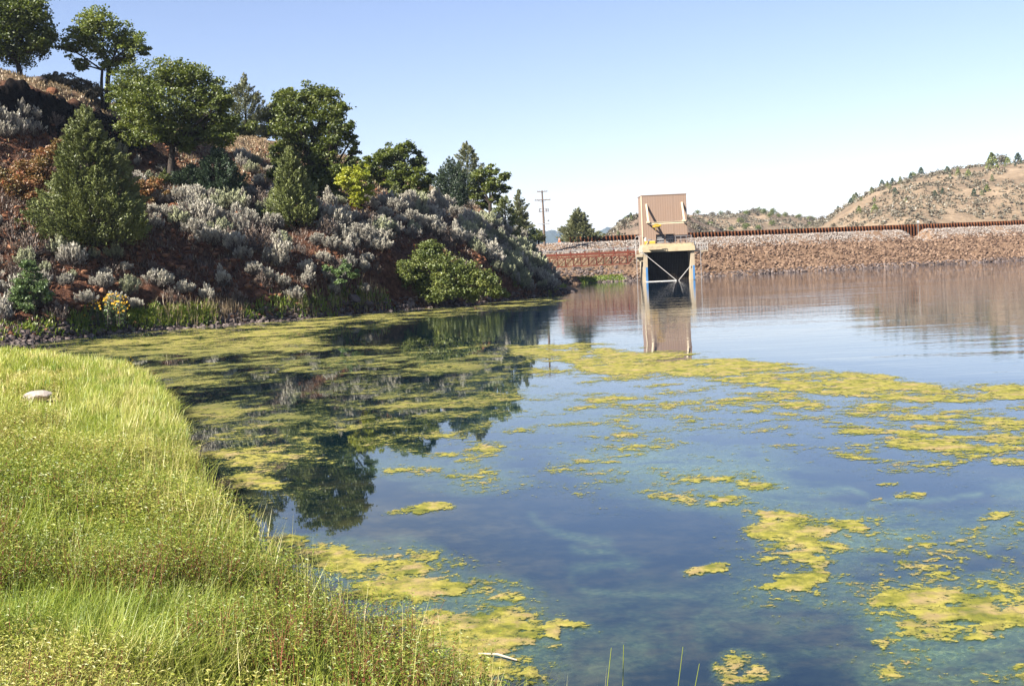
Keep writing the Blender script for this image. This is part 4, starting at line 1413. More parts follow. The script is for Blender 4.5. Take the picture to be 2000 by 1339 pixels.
def ground_at(px, py, depth):
    p = W(px, py, depth)
    return Vector((p.x, depth, float(hz(p.x, depth)) - 0.05))

def height_to(px, py, depth, base):
    return W(px, py, depth).z - base.z

TG = 'oaks on the hillside'
# top-left dark oak
b = ground_at(38, 130, 98)
oak(b, [(20, 40, 60), (-30, 60, 60), (60, 30, 40), (75, 60, 36), (40, 95, 40), (-10, 105, 40), (85, 90, 22), (30, -10, 50), (-40, 0, 60)], 98,
    'dark oak cut off by the top left corner on the grassy ridge', TG, seed=3, per=38, tone=-0.12)
b = ground_at(200, 168, 101)
oak(b, [(165, 60, 34), (200, 45, 36), (235, 70, 34), (265, 88, 26), (140, 95, 24), (185, 90, 34), (225, 105, 30), (150, 125, 18), (280, 98, 14), (215, 130, 18)], 101,
    'bright yellow green oak with bare forked trunks on the ridge', TG, 'oak_light', 4, per=28, ntrunk=3, trunk_r=0.17, sub=26, split=0.25)
b = ground_at(330, 312, 93)
oak(b, [(262, 160, 46), (320, 145, 42), (370, 155, 40), (410, 185, 40), (432, 225, 32), (250, 215, 42), (300, 205, 52), (355, 215, 50), (400, 250, 44), (430, 265, 28), (255, 255, 34), (310, 258, 40), (235, 185, 24), (440, 195, 18), (360, 275, 26)], 93,
    'largest round crowned oak in the middle of the slope', TG, 'oak', 5, per=36, tone=0.05, trunk_r=0.33)
b = ground_at(622, 385, 101)
oak(b, [(600, 190, 34), (635, 188, 30), (570, 205, 34), (655, 215, 26), (672, 250, 24), (620, 235, 42), (570, 250, 38), (545, 290, 30), (650, 280, 32), (600, 290, 44), (687, 272, 16), (556, 325, 34), (620, 335, 36), (662, 330, 26), (690, 300, 14), (535, 335, 20), (640, 365, 26), (610, 370, 26), (625, 312, 36), (658, 350, 26), (682, 335, 20), (655, 385, 18), (590, 350, 26)], 100,
    'tall spreading oak with open ragged crown behind the slim juniper', TG, 'oak', 6, per=34, leaf=0.23, trunk_r=0.34, sub=24)
b = ground_at(560, 290, 134)
oak(b, [(545, 200, 22), (560, 190, 20), (530, 225, 22), (555, 235, 26), (525, 260, 20), (575, 255, 22)], 134,
    'hazy green oak half hidden behind the tall spreading oak', TG, 'oak', 16, per=34, leaf=0.26)
b = ground_at(455, 300, 128)
oak(b, [(450, 250, 22), (470, 265, 20), (490, 250, 18), (480, 285, 16), (460, 290, 16), (500, 275, 14)], 128,
    'low olive oak beyond the right side of the largest oak', TG, 'oak', 18, per=34, leaf=0.25)
b = ground_at(790, 385, 121)
oak(b, [(770, 300, 24), (795, 295, 20), (820, 315, 20), (745, 310, 20), (735, 340, 24), (775, 335, 28), (815, 345, 24), (838, 350, 14), (760, 368, 20), (800, 368, 20), (720, 320, 16), (830, 370, 14)], 121,
    'round open oak between the yellow sapling and the dark spiky conifer', TG, 'oak', 7, per=34, leaf=0.23, trunk_r=0.3)
b = ground_at(690, 385, 117)
oak(b, [(690, 320, 18), (705, 345, 22), (680, 355, 18), (715, 370, 16), (725, 335, 14), (690, 378, 12)], 117,
    'small dark oak directly behind the yellow sapling', TG, 'oak', 17, per=36, leaf=0.24, tone=-0.1)
b = ground_at(960, 428, 131)
oak(b, [(935, 345, 18), (960, 335, 16), (985, 345, 14), (930, 375, 18), (960, 365, 20), (985, 370, 12), (945, 395, 16), (970, 390, 12), (922, 360, 12)], 131,
    'oak with a clear leaning trunk at the right end of the ridge', TG, 'oak', 8, per=30, leaf=0.24, sub=28)
# yellow sapling
b = ground_at(697, 402, 97)
oak(b, [(680, 345, 20), (705, 338, 19), (690, 365, 22), (714, 372, 17), (670, 355, 15), (700, 388, 17)], 97, 'lemon yellow sapling glowing above the sagebrush', None, 'yellow', 9, per=28, leaf=0.18, sub=44, trunk_r=0.08, name='yellow_sapling')
b = ground_at(690, 415, 98)
oak(b, [(692, 398, 8), (684, 408, 8), (699, 406, 7)], 98, 'small yellow bush just below the yellow sapling', None, 'yellow', 19, per=22, leaf=0.18, sub=34, trunk_r=0.05, name='yellow_bush', cat='bush')

JG = 'junipers on the hillside'
b = ground_at(183, 470, 78)
conifer(b, height_to(178, 212, 78, b), 200 * 78 / FPX, 'big cone shaped juniper on the left slope with a shaded right side', JG, seed=2, n=950, per=44, tuft=0.26, sprayl=0.9, trunk=0.24,
        prof=[(0, 0.62), (0.06, 0.95), (0.2, 1.0), (0.36, 0.80), (0.5, 0.66), (0.68, 0.46), (0.85, 0.25), (0.95, 0.13), (1, 0.04)])
b = ground_at(573, 440, 92)
conifer(b, height_to(570, 288, 92, b), 88 * 92 / FPX, 'slim olive juniper in front of the tall spreading oak', JG, seed=3, n=420, per=38, tuft=0.26, up=1.1,
        prof=[(0, 0.55), (0.12, 1.0), (0.35, 0.9), (0.55, 0.62), (0.8, 0.36), (1, 0.05)])
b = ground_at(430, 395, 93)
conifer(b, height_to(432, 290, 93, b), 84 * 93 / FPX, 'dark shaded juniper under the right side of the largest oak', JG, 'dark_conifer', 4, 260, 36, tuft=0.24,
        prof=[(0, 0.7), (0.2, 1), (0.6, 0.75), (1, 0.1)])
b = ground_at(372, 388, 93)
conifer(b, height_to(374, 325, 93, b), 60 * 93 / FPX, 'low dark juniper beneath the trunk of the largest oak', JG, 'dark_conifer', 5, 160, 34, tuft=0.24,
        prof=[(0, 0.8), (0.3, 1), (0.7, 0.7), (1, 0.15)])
b = ground_at(324, 365, 92)
conifer(b, height_to(324, 332, 92, b), 18 * 92 / FPX, 'little blue green juniper seedling left of the shaded juniper', JG, 'juniper', 6, 50, 26, tuft=0.2, sprayl=0.45)
b = ground_at(773, 397, 112)
conifer(b, height_to(772, 362, 112, b), 34 * 112 / FPX, 'small straight juniper at the left foot of the round open oak', JG, 'juniper', 7, 90, 30, tuft=0.22, sprayl=0.6)
b = ground_at(812, 398, 112)
conifer(b, height_to(808, 364, 112, b), 36 * 112 / FPX, 'small bent tipped juniper at the right foot of the round open oak', JG, 'juniper', 8, 90, 30, tuft=0.22, sprayl=0.6)
b = ground_at(885, 408, 117)
conifer(b, height_to(878, 318, 117, b), 66 * 117 / FPX, 'dark spiky conifer with upswept branches beside the ridge pine', None, 'dark_conifer', 9, 130, 60, tuft=0.26, up=1.5, sprayl=2.0, gap=0.4,
        prof=[(0, 0.6), (0.3, 1.0), (0.55, 0.85), (0.8, 0.5), (1, 0.08)], name='conifer')
b = ground_at(918, 420, 142)
conifer(b, height_to(917, 281, 142, b), 62 * 142 / FPX, 'olive brown pine rising behind the dark spiky conifer', None, 'pine', 10, 240, 36, tuft=0.3, up=0.9, sprayl=1.1,
        prof=[(0, 0.5), (0.3, 1.0), (0.6, 0.85), (0.82, 0.5), (1, 0.08)], name='pine_tree')
b = ground_at(483, 285, 131)
conifer(b, height_to(480, 151, 131, b), 76 * 131 / FPX, 'thin sparse pine on the ridge between the two biggest oaks', None, 'pine', 11, 190, 34, tuft=0.32, up=1.0, sprayl=1.4, gap=0.45,
        prof=[(0, 0.6), (0.3, 1.0), (0.6, 0.85), (0.82, 0.6), (1, 0.1)], name='pine_tree')
b = ground_at(988, 452, 122)
conifer(b, height_to(986, 384, 122, b), 50 * 122 / FPX, 'bushy juniper below the oak with the leaning trunk', JG, 'juniper', 12, 170, 34, tuft=0.24, sprayl=0.8,
        prof=[(0, 0.8), (0.3, 1.0), (0.7, 0.6), (1, 0.1)])
b = ground_at(1018, 468, 152)
conifer(b, height_to(1018, 374, 152, b), 40 * 152 / FPX, 'thin grey green pine left of the utility pole', None, 'pine', 13, 150, 32, tuft=0.32, up=0.7, sprayl=1.0, gap=0.35,
        prof=[(0, 0.6), (0.3, 1.0), (0.6, 0.75), (0.85, 0.35), (1, 0.05)], name='pine_tree')
p = W(1131, 470, 190)
b = Vector((p.x, 190, 6.0))
conifer(b, height_to(1127, 409, 190, b), 72 * 190 / FPX, 'lone broad pine on the dam crest between the pole and the tower', None, 'pine', 14, 330, 34, tuft=0.36, up=0.35, sprayl=1.2, gap=0.3,
        prof=[(0, 0.95), (0.15, 1.0), (0.4, 0.78), (0.65, 0.5), (0.85, 0.22), (1, 0.03)], name='pine_tree')
for px, py, hpx, wpx, s, lab in ((1040, 470, 30, 14, 1, 'narrow dark shrub'), (1052, 471, 24, 22, 2, 'round olive shrub'), (1030, 470, 22, 24, 3, 'low grey green shrub'), (975, 456, 26, 26, 4, 'leafy green shrub')):
    p = W(px, py, 168 if px > 1000 else 120)
    dd_ = 168 if px > 1000 else 120
    b = Vector((p.x, dd_, 6.0 if px > 1000 else float(hz(p.x, dd_))))
    conifer(b, hpx * dd_ / FPX, wpx * dd_ / FPX, lab + (' near the foot of the utility pole' if px > 1000 else ' under the leaning oak'), 'shrubs at the end of the ridge', 'dark_conifer' if s != 2 else 'juniper', 30 + s, 60, 30, tuft=0.28,
            prof=[(0, 0.8), (0.4, 1.0), (0.8, 0.6), (1, 0.2)], name='shrub', cat='shrub', sprayl=0.6)

# broadleaf shrubs
def shrub(lobes, depth, base_px, label, mat, seed, leaf=0.16, per=30, sub=40, group=None, name='shrub', cat='shrub', tone=0.0):
    b = hit(*base_px)
    d = b.y if depth is None else depth
    return oak(b, lobes, d, label, group, mat, seed, leaf, per, sub, 0.05, name, cat, 3, tone, 0.4)
shrub([(30, 365, 30), (65, 340, 30), (95, 310, 28), (100, 350, 26), (60, 385, 26), (10, 350, 26), (110, 285, 16), (20, 395, 22)], None, (60, 392), 'large orange red sumac thicket left of the big juniper', 'sumac', 41, 0.17, 26, name='sumac_bush', cat='bush')
shrub([(138, 262, 12), (150, 270, 10), (132, 275, 10)], None, (140, 285), 'scarlet tipped sumac below the cliff beside the juniper top', 'sumac', 42, 0.15, name='sumac_bush', cat='bush', tone=0.3)
shrub([(285, 368, 18), (305, 360, 16), (295, 380, 18), (318, 375, 12)], None, (298, 392), 'low orange sumac right of the big juniper', 'sumac', 43, 0.16, name='sumac_bush', cat='bush')
shrub([(835, 500, 28), (800, 535, 28), (825, 560, 28), (870, 520, 32), (905, 530, 28), (940, 545, 26), (880, 560, 30), (965, 562, 22), (920, 570, 22), (850, 575, 20), (850, 490, 16), (985, 572, 12), (795, 525, 24), (786, 555, 20), (805, 578, 20), (840, 482, 18)], 94, (880, 585),
      'broad yellow green bramble thicket spilling down to the water', 'bramble', 44, 0.17, 30, 48, name='bramble_bush', cat='bush')
shrub([(62, 515, 16), (60, 545, 22), (45, 565, 22), (80, 565, 22), (65, 590, 22), (35, 585, 14), (95, 580, 14), (60, 605, 14)], 70, (60, 615), 'pale green leafy shrub among sagebrush at the left edge', 'green_shrub', 45, 0.16, 26, 40)
shrub([(655, 530, 14), (675, 520, 16), (690, 535, 14), (640, 522, 10), (662, 548, 12)], 86, (668, 560), 'feathery green shrub in the middle of the lower slope', 'green_shrub', 46, 0.14, 26, 30, tone=-0.1)
RS = 'grey green scrub along the ridge'
for i, (px, py, rp, lab) in enumerate([(105, 152, 18, 'low'), (135, 160, 22, 'rounded'), (165, 172, 20, 'dense'), (190, 182, 16, 'small')]):
    b = ground_at(px, py + 12, 100)
    oak(b, [(px, py, rp), (px + rp, py + 6, rp * 0.8), (px - rp * 0.7, py + 5, rp * 0.7)], 100, '%s olive grey ridge scrub, number %s from the dark corner oak' % (lab, ('one', 'two', 'three', 'four')[i]) if False else
        ('low olive scrub nearest the dark corner oak', 'rounded olive scrub on the ridge below the gap between oaks', 'dense olive scrub left of the forked oak trunks', 'small olive scrub at the foot of the forked oak trunks')[i],
        RS, 'scrub', 50 + i, 0.17, 30, 34, 0.05, 'scrub_bush', 'bush', 3)

# sunflower clump
sb = hit(205, 640)
t = thing('sunflower_plant', 'wild sunflower clump with yellow blooms at the waterline', 'flowers', sb)
r = np.random.default_rng(77)
mst, ml, mf = MB(), MB(), MB()
kk = sb.y / FPX
for i in range(70):
    q = Vector((r.uniform(-40, 42) * kk, r.uniform(-0.8, 0.8), 0))
    hgt = r.uniform(0.45, 1.0) * (1.9 - 0.5 * abs(q.x - 0.4))
    tp = q + Vector((r.normal(0, .15), r.normal(0, .15), max(0.4, hgt)))
    mst.tube([q, tp], [0.018, 0.01], 4)
    nl = 14
    tt = r.random(nl)
    P = np.array(q)[None] + (np.array(tp - q))[None] * tt[:, None] + r.normal(0, 0.10, (nl, 3))
    leaf_cards(ml, P, np.full(nl, 0.19), np.full(nl, 0.11), r.normal(size=(nl, 3)), unit(r.normal(size=(nl, 3)) * 0.6 + np.array([0, 0, 1])), r.random(nl))
    for z in range(2):
        c = np.array(tp) + r.normal(0, 0.09, 3)
        an = np.arange(8) * math.pi / 4
        fn = unit(np.array([-0.4, -0.6, 0.5]) + r.normal(0, 0.3, 3))
        s1 = unit(np.cross(fn, [0, 0, 1.0])); s2 = np.cross(fn, s1)
        T = np.cos(an)[:, None] * s1 + np.sin(an)[:, None] * s2
        leaf_cards(mf, c + T * 0.045, np.full(8, 0.07), np.full(8, 0.04), T, np.repeat(fn[None], 8, 0), np.full(8, .5))
mst.build('stem', M['twig'], t); ml.build('foliage', M['green_shrub'], t); mf.build('blossoms', M['flower'], t)['kind'] = 'stuff'

# mullein stalks
for i, (px, py, hh) in enumerate([(1004, 560, 30), (1017, 562, 26), (708, 585, 34), (672, 583, 28), (595, 603, 38), (613, 600, 26)]):
    b = hit(px, py)
    if b is None: continue
    kk = b.y / FPX
    h = hh * kk
    t = thing('mullein_plant', ('tall mullein spike on the point below the sagebrush', 'shorter mullein spike at the tip of the point', 'mullein spike left of the bramble thicket', 'slender mullein spike below the feathery green shrub',
                                'tallest yellow spike above the shore rocks', 'short yellow spike beside the tallest one')[i], 'plant', b, 0, 'yellow flower spikes along the shore')
    m = MB(); m.tube([(0, 0, 0), (0.03, 0, h * 0.5), (0.0, 0, h)], [0.03, 0.06, 0.02], 6); m.build('spike', M['bramble'], t)
    m = MB()
    n = 60
    z = r.random(n) ** 1.6 * h * 0.8
    an = r.uniform(0, 6.28, n)
    P = np.stack([np.cos(an) * (0.25 - z / h * 0.2), np.sin(an) * (0.25 - z / h * 0.2), z], -1)
    leaf_cards(m, P, np.full(n, 0.26), np.full(n, 0.11), np.stack([np.cos(an), np.sin(an), np.full(n, 0.8)], -1), r.normal(size=(n, 3)), r.random(n))
    m.build('leaves', M['bramble'], t)

# ------------------------------------------------------------------ sagebrush
def sage_template(seed, mat, tw=1.0, tall=1.0, nst=40, nleaf=34):
    r = np.random.default_rng(seed)
    t = thing('sagebrush', '', 'shrub', (0, 0, 0))
    fol, br = MB(), MB()
    for i in range(nst):
        a = r.uniform(0, 6.283)
        e = r.random() ** 0.7
        rad = 0.72 * e * r.uniform(0.75, 1.2) * tw
        hgt = (0.85 - 0.5 * e * e) * r.uniform(0.65, 1.3) * tall
        tip = np.array([math.cos(a) * rad, math.sin(a) * rad, hgt])
        root = np.array([math.cos(a) * rad * 0.12, math.sin(a) * rad * 0.12, -0.1])
        mid = root * 0.4 + tip * 0.6 + np.array([0, 0, -0.10])
        br.tube([root, mid, tip], [0.022, 0.014, 0.005], 4)
        n = nleaf
        tt = r.random(n)
        ax = unit(tip - mid + np.array([0, 0, 0.25]))
        P = mid * 0.35 + tip * 0.65 + (tt * 0.36 - 0.12)[:, None] * ax + r.normal(0, 1, (n, 3)) * (0.085 * (1.15 - tt))[:, None]
        T = ax + r.normal(0, 0.28, (n, 3))
        s = r.uniform(0.10, 0.19, n)
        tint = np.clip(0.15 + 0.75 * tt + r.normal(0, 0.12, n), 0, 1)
        leaf_cards(fol, P, s, s * 0.32, T, r.normal(size=(n, 3)), tint)
    # dead grey lower twigs
    for i in range(26):
        a = r.uniform(0, 6.283)
        q = np.array([math.cos(a), math.sin(a), r.uniform(0.1, 0.7)]) * r.uniform(0.4, 0.75)
        br.tube([(0, 0, 0), q], [0.014, 0.004], 3)
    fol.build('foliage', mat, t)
    br.build('branches', M['twig'], t)
    return t

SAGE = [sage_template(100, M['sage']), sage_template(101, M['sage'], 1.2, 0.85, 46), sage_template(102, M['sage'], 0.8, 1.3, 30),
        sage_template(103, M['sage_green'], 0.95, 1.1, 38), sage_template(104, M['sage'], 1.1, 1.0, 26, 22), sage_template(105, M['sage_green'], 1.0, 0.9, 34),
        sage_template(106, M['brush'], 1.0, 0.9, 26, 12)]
used_sage = [False] * 7
ZONES = [  # polygon, number, min gap px, scale range, label, template choice
    ([(280, 405), (330, 385), (400, 378), (530, 385), (535, 440), (560, 520), (520, 570), (440, 500), (400, 470), (300, 450)], 54, 16, (0.85, 1.45), 'silvery sagebrush in the dense bank between the big juniper and the slim juniper', (0, 5)),
    ([(540, 470), (640, 480), (740, 500), (760, 560), (640, 590), (540, 590)], 21, 24, (0.75, 1.2), 'sagebrush bush on the red slope below the slim juniper', (0, 6)),
    ([(615, 390), (700, 400), (760, 395), (770, 440), (740, 500), (640, 470), (615, 430)], 30, 16, (0.85, 1.35), 'grey sagebrush right of the slim juniper below the yellow sapling', (0, 5)),
    ([(755, 400), (850, 398), (910, 405), (940, 450), (960, 500), (880, 480), (800, 470), (745, 470)], 38, 15, (0.8, 1.35), 'pale sagebrush below the round open oak and above the bramble thicket', (0, 5)),
    ([(900, 425), (965, 440), (1015, 475), (1055, 520), (1092, 568), (1035, 574), (1000, 556), (950, 512), (900, 460)], 84, 10, (0.8, 1.3), 'grey green sagebrush crowding the point beside the rusty bridge', (2, 7)),
    ([(-20, 420), (70, 430), (130, 480), (130, 560), (110, 640), (-20, 640)], 21, 27, (0.7, 1.25), 'sagebrush at the left edge around the pale green shrub', (0, 6)),
    ([(130, 480), (280, 520), (460, 560), (470, 610), (300, 610), (150, 600)], 20, 30, (0.55, 1.05), 'shaded sagebrush on the dark ground below the big juniper', (0, 6)),
    ([(-10, 240), (110, 235), (120, 268), (-10, 270)], 7, 22, (0.85, 1.2), 'silver sagebrush at the foot of the dark cliff', (0, 4)),
    ([(460, 300), (540, 330), (600, 385), (520, 380), (470, 330)], 14, 16, (0.7, 1.1), 'grey sagebrush between the largest oak and the slim juniper', (0, 5)),
    ([(225, 300), (330, 340), (320, 400), (280, 380), (235, 330)], 9, 22, (0.55, 0.9), 'small sagebrush beside the trunk of the largest oak', (0, 5)),
]
def inside(px, py, poly):
    return float(poly_sd(np.array([px], float), np.array([py], float), poly)[0]) > 0
rs = random.Random(5)
for poly, num, gap_, (s0, s1), lab, (k0, k1) in ZONES:
    P_ = np.array(poly)
    got, tries = [], 0
    while len(got) < num and tries < 6000:
        tries += 1
        px, py = rs.uniform(P_[:, 0].min(), P_[:, 0].max()), rs.uniform(P_[:, 1].min(), P_[:, 1].max())
        if not inside(px, py, poly) or any(abs(px - a) < gap_ * 1.1 and abs(py - b) < gap_ * 0.75 for a, b in got):
            continue
        h = hit(px, py)
        if h is None or h.z < 0.5:
            continue
        got.append((px, py))
        k = rs.choice((0, 1, 2, 3, 4, 5, 0, 2, 1, 6, 6) if k0 == 0 else (2, 3, 5, 3, 0, 1))
        s = rs.uniform(s0, s1)
        loc = (h.x, h.y, h.z - 0.05)
        s *= 1.0 if rs.random() < 0.7 else 1.35
        sc = (s * rs.uniform(0.9, 1.15), s * rs.uniform(0.9, 1.15), s * rs.uniform(0.85, 1.15))
        if not used_sage[k]:
            used_sage[k] = True
            o = SAGE[k]
            o.location, o.rotation_euler, o.scale = loc, (0, 0, rs.uniform(0, 6.28)), sc
            tag(o, lab, 'shrub', lab.replace('sagebrush', 'sagebrush bushes', 1))
        else:
            dup(SAGE[k], loc, rs.uniform(0, 6.28), sc, lab, lab.replace('sagebrush', 'sagebrush bushes', 1))

# ------------------------------------------------------------------ hillside stones, shore rocks, dry grass
r = np.random.default_rng(21)
def hill_scatter(n, pxr, depr, cond):
    u = r.uniform((pxr[0] - 1000) / FPX, (pxr[1] - 1000) / FPX, n)
    y = r.uniform(*depr, n)
    x = u * y
    z = hz(x, y)
    k = cond(x, y, z)
    return np.stack([x, y, z], -1)[k]
P = hill_scatter(60000, (-60, 1060), (62, 135), lambda x, y, z: (z > 0.3) & (z < 15) & (fbm(x * 0.4, y * 0.4, 71) > 0.42))
s = 0.04 + 0.30 * r.random(len(P)) ** 4.5
mb = MB(); scatter_rocks(mb, P, s, r, r.random(len(P)), ROCKS)
tag(mb.build('rubble', M['rock_red']), 'loose red brown stones strewn over the hillside', 'stones', None, 'stuff')
P = hill_scatter(160000, (-80, 1125), (60, 123), lambda x, y, z: (z > -0.25) & (z < 0.65 + 0.5 * fbm(x * 0.3, y * 0.3, 72)))
P = P[:9000]
s = 0.07 + 0.22 * r.random(len(P)) ** 2.5
mb = MB(); scatter_rocks(mb, P, s, r, np.clip(r.random(len(P)), 0, 1), ROCKS)
tag(mb.build('shore_rubble', M['rock_dark']), 'dark grey rubble along the left waterline', 'rocks', None, 'stuff')
# larger boulders on the slope
for k, (px, py, s, lab) in enumerate([(30, 452, .40, 'brown boulder between sagebrush at the left edge'), (70, 468, .5, 'pale sided boulder left of the big juniper base'), (82, 160, .5, 'dark boulder on the grassy ridge above the cliff'),
                                      (100, 185, .6, 'blocky boulder at the brow of the cliff'), (28, 140, .5, 'low boulder below the dark corner oak'), (690, 590, .6, 'grey boulder at the waterline left of the bramble thicket'),
                                      (720, 600, .45, 'rounded grey boulder touching the water near the bramble'), (465, 420, .35, 'pale stone showing between sagebrush in the dense bank'), (560, 480, .4, 'reddish boulder below the slim juniper')]):
    b = hit(px, py)
    if b is None: continue
    T, F = ROCKS_HI[k % 6]
    mb = MB(); mb.add(T * np.array([s * 1.1, s, s * 0.8]), F, 0.3 + 0.07 * k)
    o = mb.build('boulder', M['rock_dark'] if k in (2, 4, 5, 6) else M['rock_red'], loc=(b.x, b.y, b.z + s * 0.2))
    o.rotation_euler = (0, 0, k * 0.9)
    tag(o, lab, 'boulder')
# dry grass on the upper slope
P = hill_scatter(60000, (-60, 1040), (80, 150), lambda x, y, z: (z > 3) & (fbm(x * 0.25, y * 0.25, 74) > 0.36))
ui = np.clip(((P[:, 0] / P[:, 1]) - U_AX[0]) / (U_AX[1] - U_AX[0]), 0, len(U_AX) - 1).astype(int)
yi = np.clip((P[:, 1] - Y_AX[0]) / (Y_AX[1] - Y_AX[0]), 0, len(Y_AX) - 1).astype(int)
k = (r.random(len(P)) < DRY[ui, yi] * 0.8 + 0.10) & (RCK[ui, yi] < 0.3)
P = P[k]
n = len(P)
P = np.repeat(P, 3, 0) + r.normal(0, 0.1, (n * 3, 3)) * np.array([1, 1, 0])
n = len(P)
blade_stuff('hill_grass', P, r.uniform(0.12, 0.42, n), r.uniform(0.05, 0.10, n), r.uniform(0.2, 0.9, n), 5, r.random(n), M['dry_grass'], 'straw coloured dry grass on the upper hillside')
# grey dead twigs and litter between the shrubs
P = hill_scatter(30000, (-80, 1080), (60, 125), lambda x, y, z: (z > 0.5) & (z < 13) & (fbm(x * 0.5, y * 0.5, 78) > 0.47))
P = P[:5200]
n = len(P)
P = np.repeat(P, 7, 0) + r.normal(0, 0.22, (n * 7, 3)) * np.array([1, 1, 0])
P[:, 2] = hz(P[:, 0], P[:, 1]) - 0.03
n = len(P)
blade_stuff('dead_brush', P, r.uniform(0.15, 0.65, n), r.uniform(0.02, 0.05, n), r.uniform(0.3, 1.3, n), 8, r.random(n), M['brush'], 'dry grey brown brush and twigs between the hillside shrubs', 'brush')
# green weeds along the left waterline
def shore_band(pxr, num):
    out = []
    for q in range(num):
        px = r.uniform(*pxr)
        wy = np.interp(px, [c[0] for c in COLS], [c[1] for c in COLS])
        h = hit(px, wy - r.uniform(8, 34))
        if h is not None and h.z < 2.2:
            out.append(h)
    return np.array(out).reshape(-1, 3)
B = np.concatenate([shore_band((255, 420), 360), shore_band((140, 240), 90), shore_band((480, 760), 130), shore_band((1060, 1110), 40), shore_band((0, 130), 30)])
n = len(B)
P = np.repeat(B, 14, 0) + r.normal(0, 0.16, (n * 14, 3)) * np.array([1, 1, 0])
P[:, 2] = hz(P[:, 0], P[:, 1]) - 0.03
n = len(P)
blade_stuff('shore_weeds', P, r.uniform(0.12, 0.55, n), r.uniform(0.05, 0.11, n), r.uniform(0.1, 0.9, n), 6, np.clip(r.normal(0.45, 0.25, n), 0, 1), M['shore_grass'], 'green weeds and grass tufts along the left waterline', 'weeds')
# tan dead stalks
B = np.concatenate([shore_band((300, 480), 90), shore_band((560, 760), 80)])
n = len(B)
P = np.repeat(B, 5, 0) + r.normal(0, 0.25, (n * 5, 3)) * np.array([1, 1, 0])
P[:, 2] = hz(P[:, 0], P[:, 1]) - 0.03
n = len(P)
blade_stuff('dead_stalks', P, r.uniform(0.4, 1.1, n), r.uniform(0.022, 0.035, n), r.uniform(0.02, 0.3, n), 7, r.random(n), M['dry_grass'], 'thin tan dead stalks standing behind the left waterline', 'stalks')

# ------------------------------------------------------------------ far hills and their trees
def far_hill(name, ridge, d_front, d_back, mat, label, seed, amp, zbase=-8.0, shape=1.0):
    """ridge: (px, py, depth); slope falls to zbase toward the camera and behind"""
    R = np.array([tuple(W(px, py, d)) for px, py, d in ridge])
    U = R[:, 0] / R[:, 1]
    u = np.linspace(U[0], U[-1], 240)
    ry, rz = np.interp(u, U, R[:, 1]), np.interp(u, U, R[:, 2])
    tt = np.concatenate([np.linspace(0, 1, 90), np.linspace(1.02, 2, 30)])
    X, Y, Z = (np.zeros((len(u), len(tt))) for _ in range(3))
    for j, t in enumerate(tt):
        if t <= 1:
            y = ry * (1 - (1 - t) * (1 - d_front))
            z = zbase + (rz - zbase) * np.sin(t * math.pi / 2) ** shape
        else:
            y = ry * (1 + (t - 1) * (d_back - 1))
            z = zbase + (rz - zbase) * np.cos((t - 1) * math.pi / 2)
        X[:, j], Y[:, j], Z[:, j] = u * y, y, z
    k = np.clip((Z - zbase) / 6, 0, 1)
    Z = Z + (fbm(X / 40, Y / 40, seed) - 0.5) * amp * 1.5 * k + (fbm(X / 8, Y / 8, seed + 3) - 0.5) * amp * 0.7 * k
    grid_obj(name, X, Y, Z, mat, 'structure', label, 'hill')
    def at(px, frac):
        """point on the slope: column px, fraction t of the way up"""
        uu = W(px, 450, 100).x / 100
        i = int(np.clip(np.searchsorted(u, uu), 1, len(u) - 1))
        j = frac * 89
        j0 = int(min(j, 88))
        a = j - j0
        return Vector((X[i, j0] * (1 - a) + X[i, j0 + 1] * a, Y[i, j0] * (1 - a) + Y[i, j0 + 1] * a, Z[i, j0] * (1 - a) + Z[i, j0 + 1] * a))
    return at, (X, Y, Z)
hillR, gR = far_hill('hill', [(1480, 462, 430), (1560, 448, 430), (1610, 430, 430), (1660, 398, 430), (1705, 372, 430), (1750, 357, 430), (1800, 346, 430), (1850, 340, 435), (1920, 331, 440), (2000, 322, 440), (2120, 312, 440), (2300, 318, 440), (2700, 360, 450)],
                     0.66, 1.6, M['far_tan'], 'dry tan hill dotted with junipers behind the dam', 81, 2.2)
hillM, gM = far_hill('hill', [(1250, 470, 620), (1330, 424, 620), (1400, 427, 640), (1460, 420, 640), (1520, 421, 640), (1560, 426, 640), (1610, 434, 640), (1700, 452, 640)],
                     0.72, 1.5, M['far_tan'], 'low hill with green trees between the tower and the tan hill', 83, 4.0)
hillL, gL = far_hill('hill', [(1150, 474, 330), (1180, 463, 330), (1205, 440, 330), (1225, 428, 330), (1245, 422, 330), (1275, 417, 335), (1320, 420, 335), (1345, 424, 335), (1400, 445, 340), (1450, 470, 340)],
                     0.74, 1.4, M['far_rock'], 'rocky brown knoll behind the intake tower', 85, 3.0)
far_hill('mountain', [(980, 466, 5200), (1040, 460, 5200), (1075, 453, 5200), (1105, 458, 5200), (1130, 464, 5200), (1165, 459, 5200), (1185, 449, 5200), (1205, 446, 5200), (1250, 440, 5200), (1330, 452, 5200), (1500, 470, 5200)],
         0.8, 1.3, M['far_forest'], 'blue forested mountain far beyond the dam', 87, 25.0, -9.0)

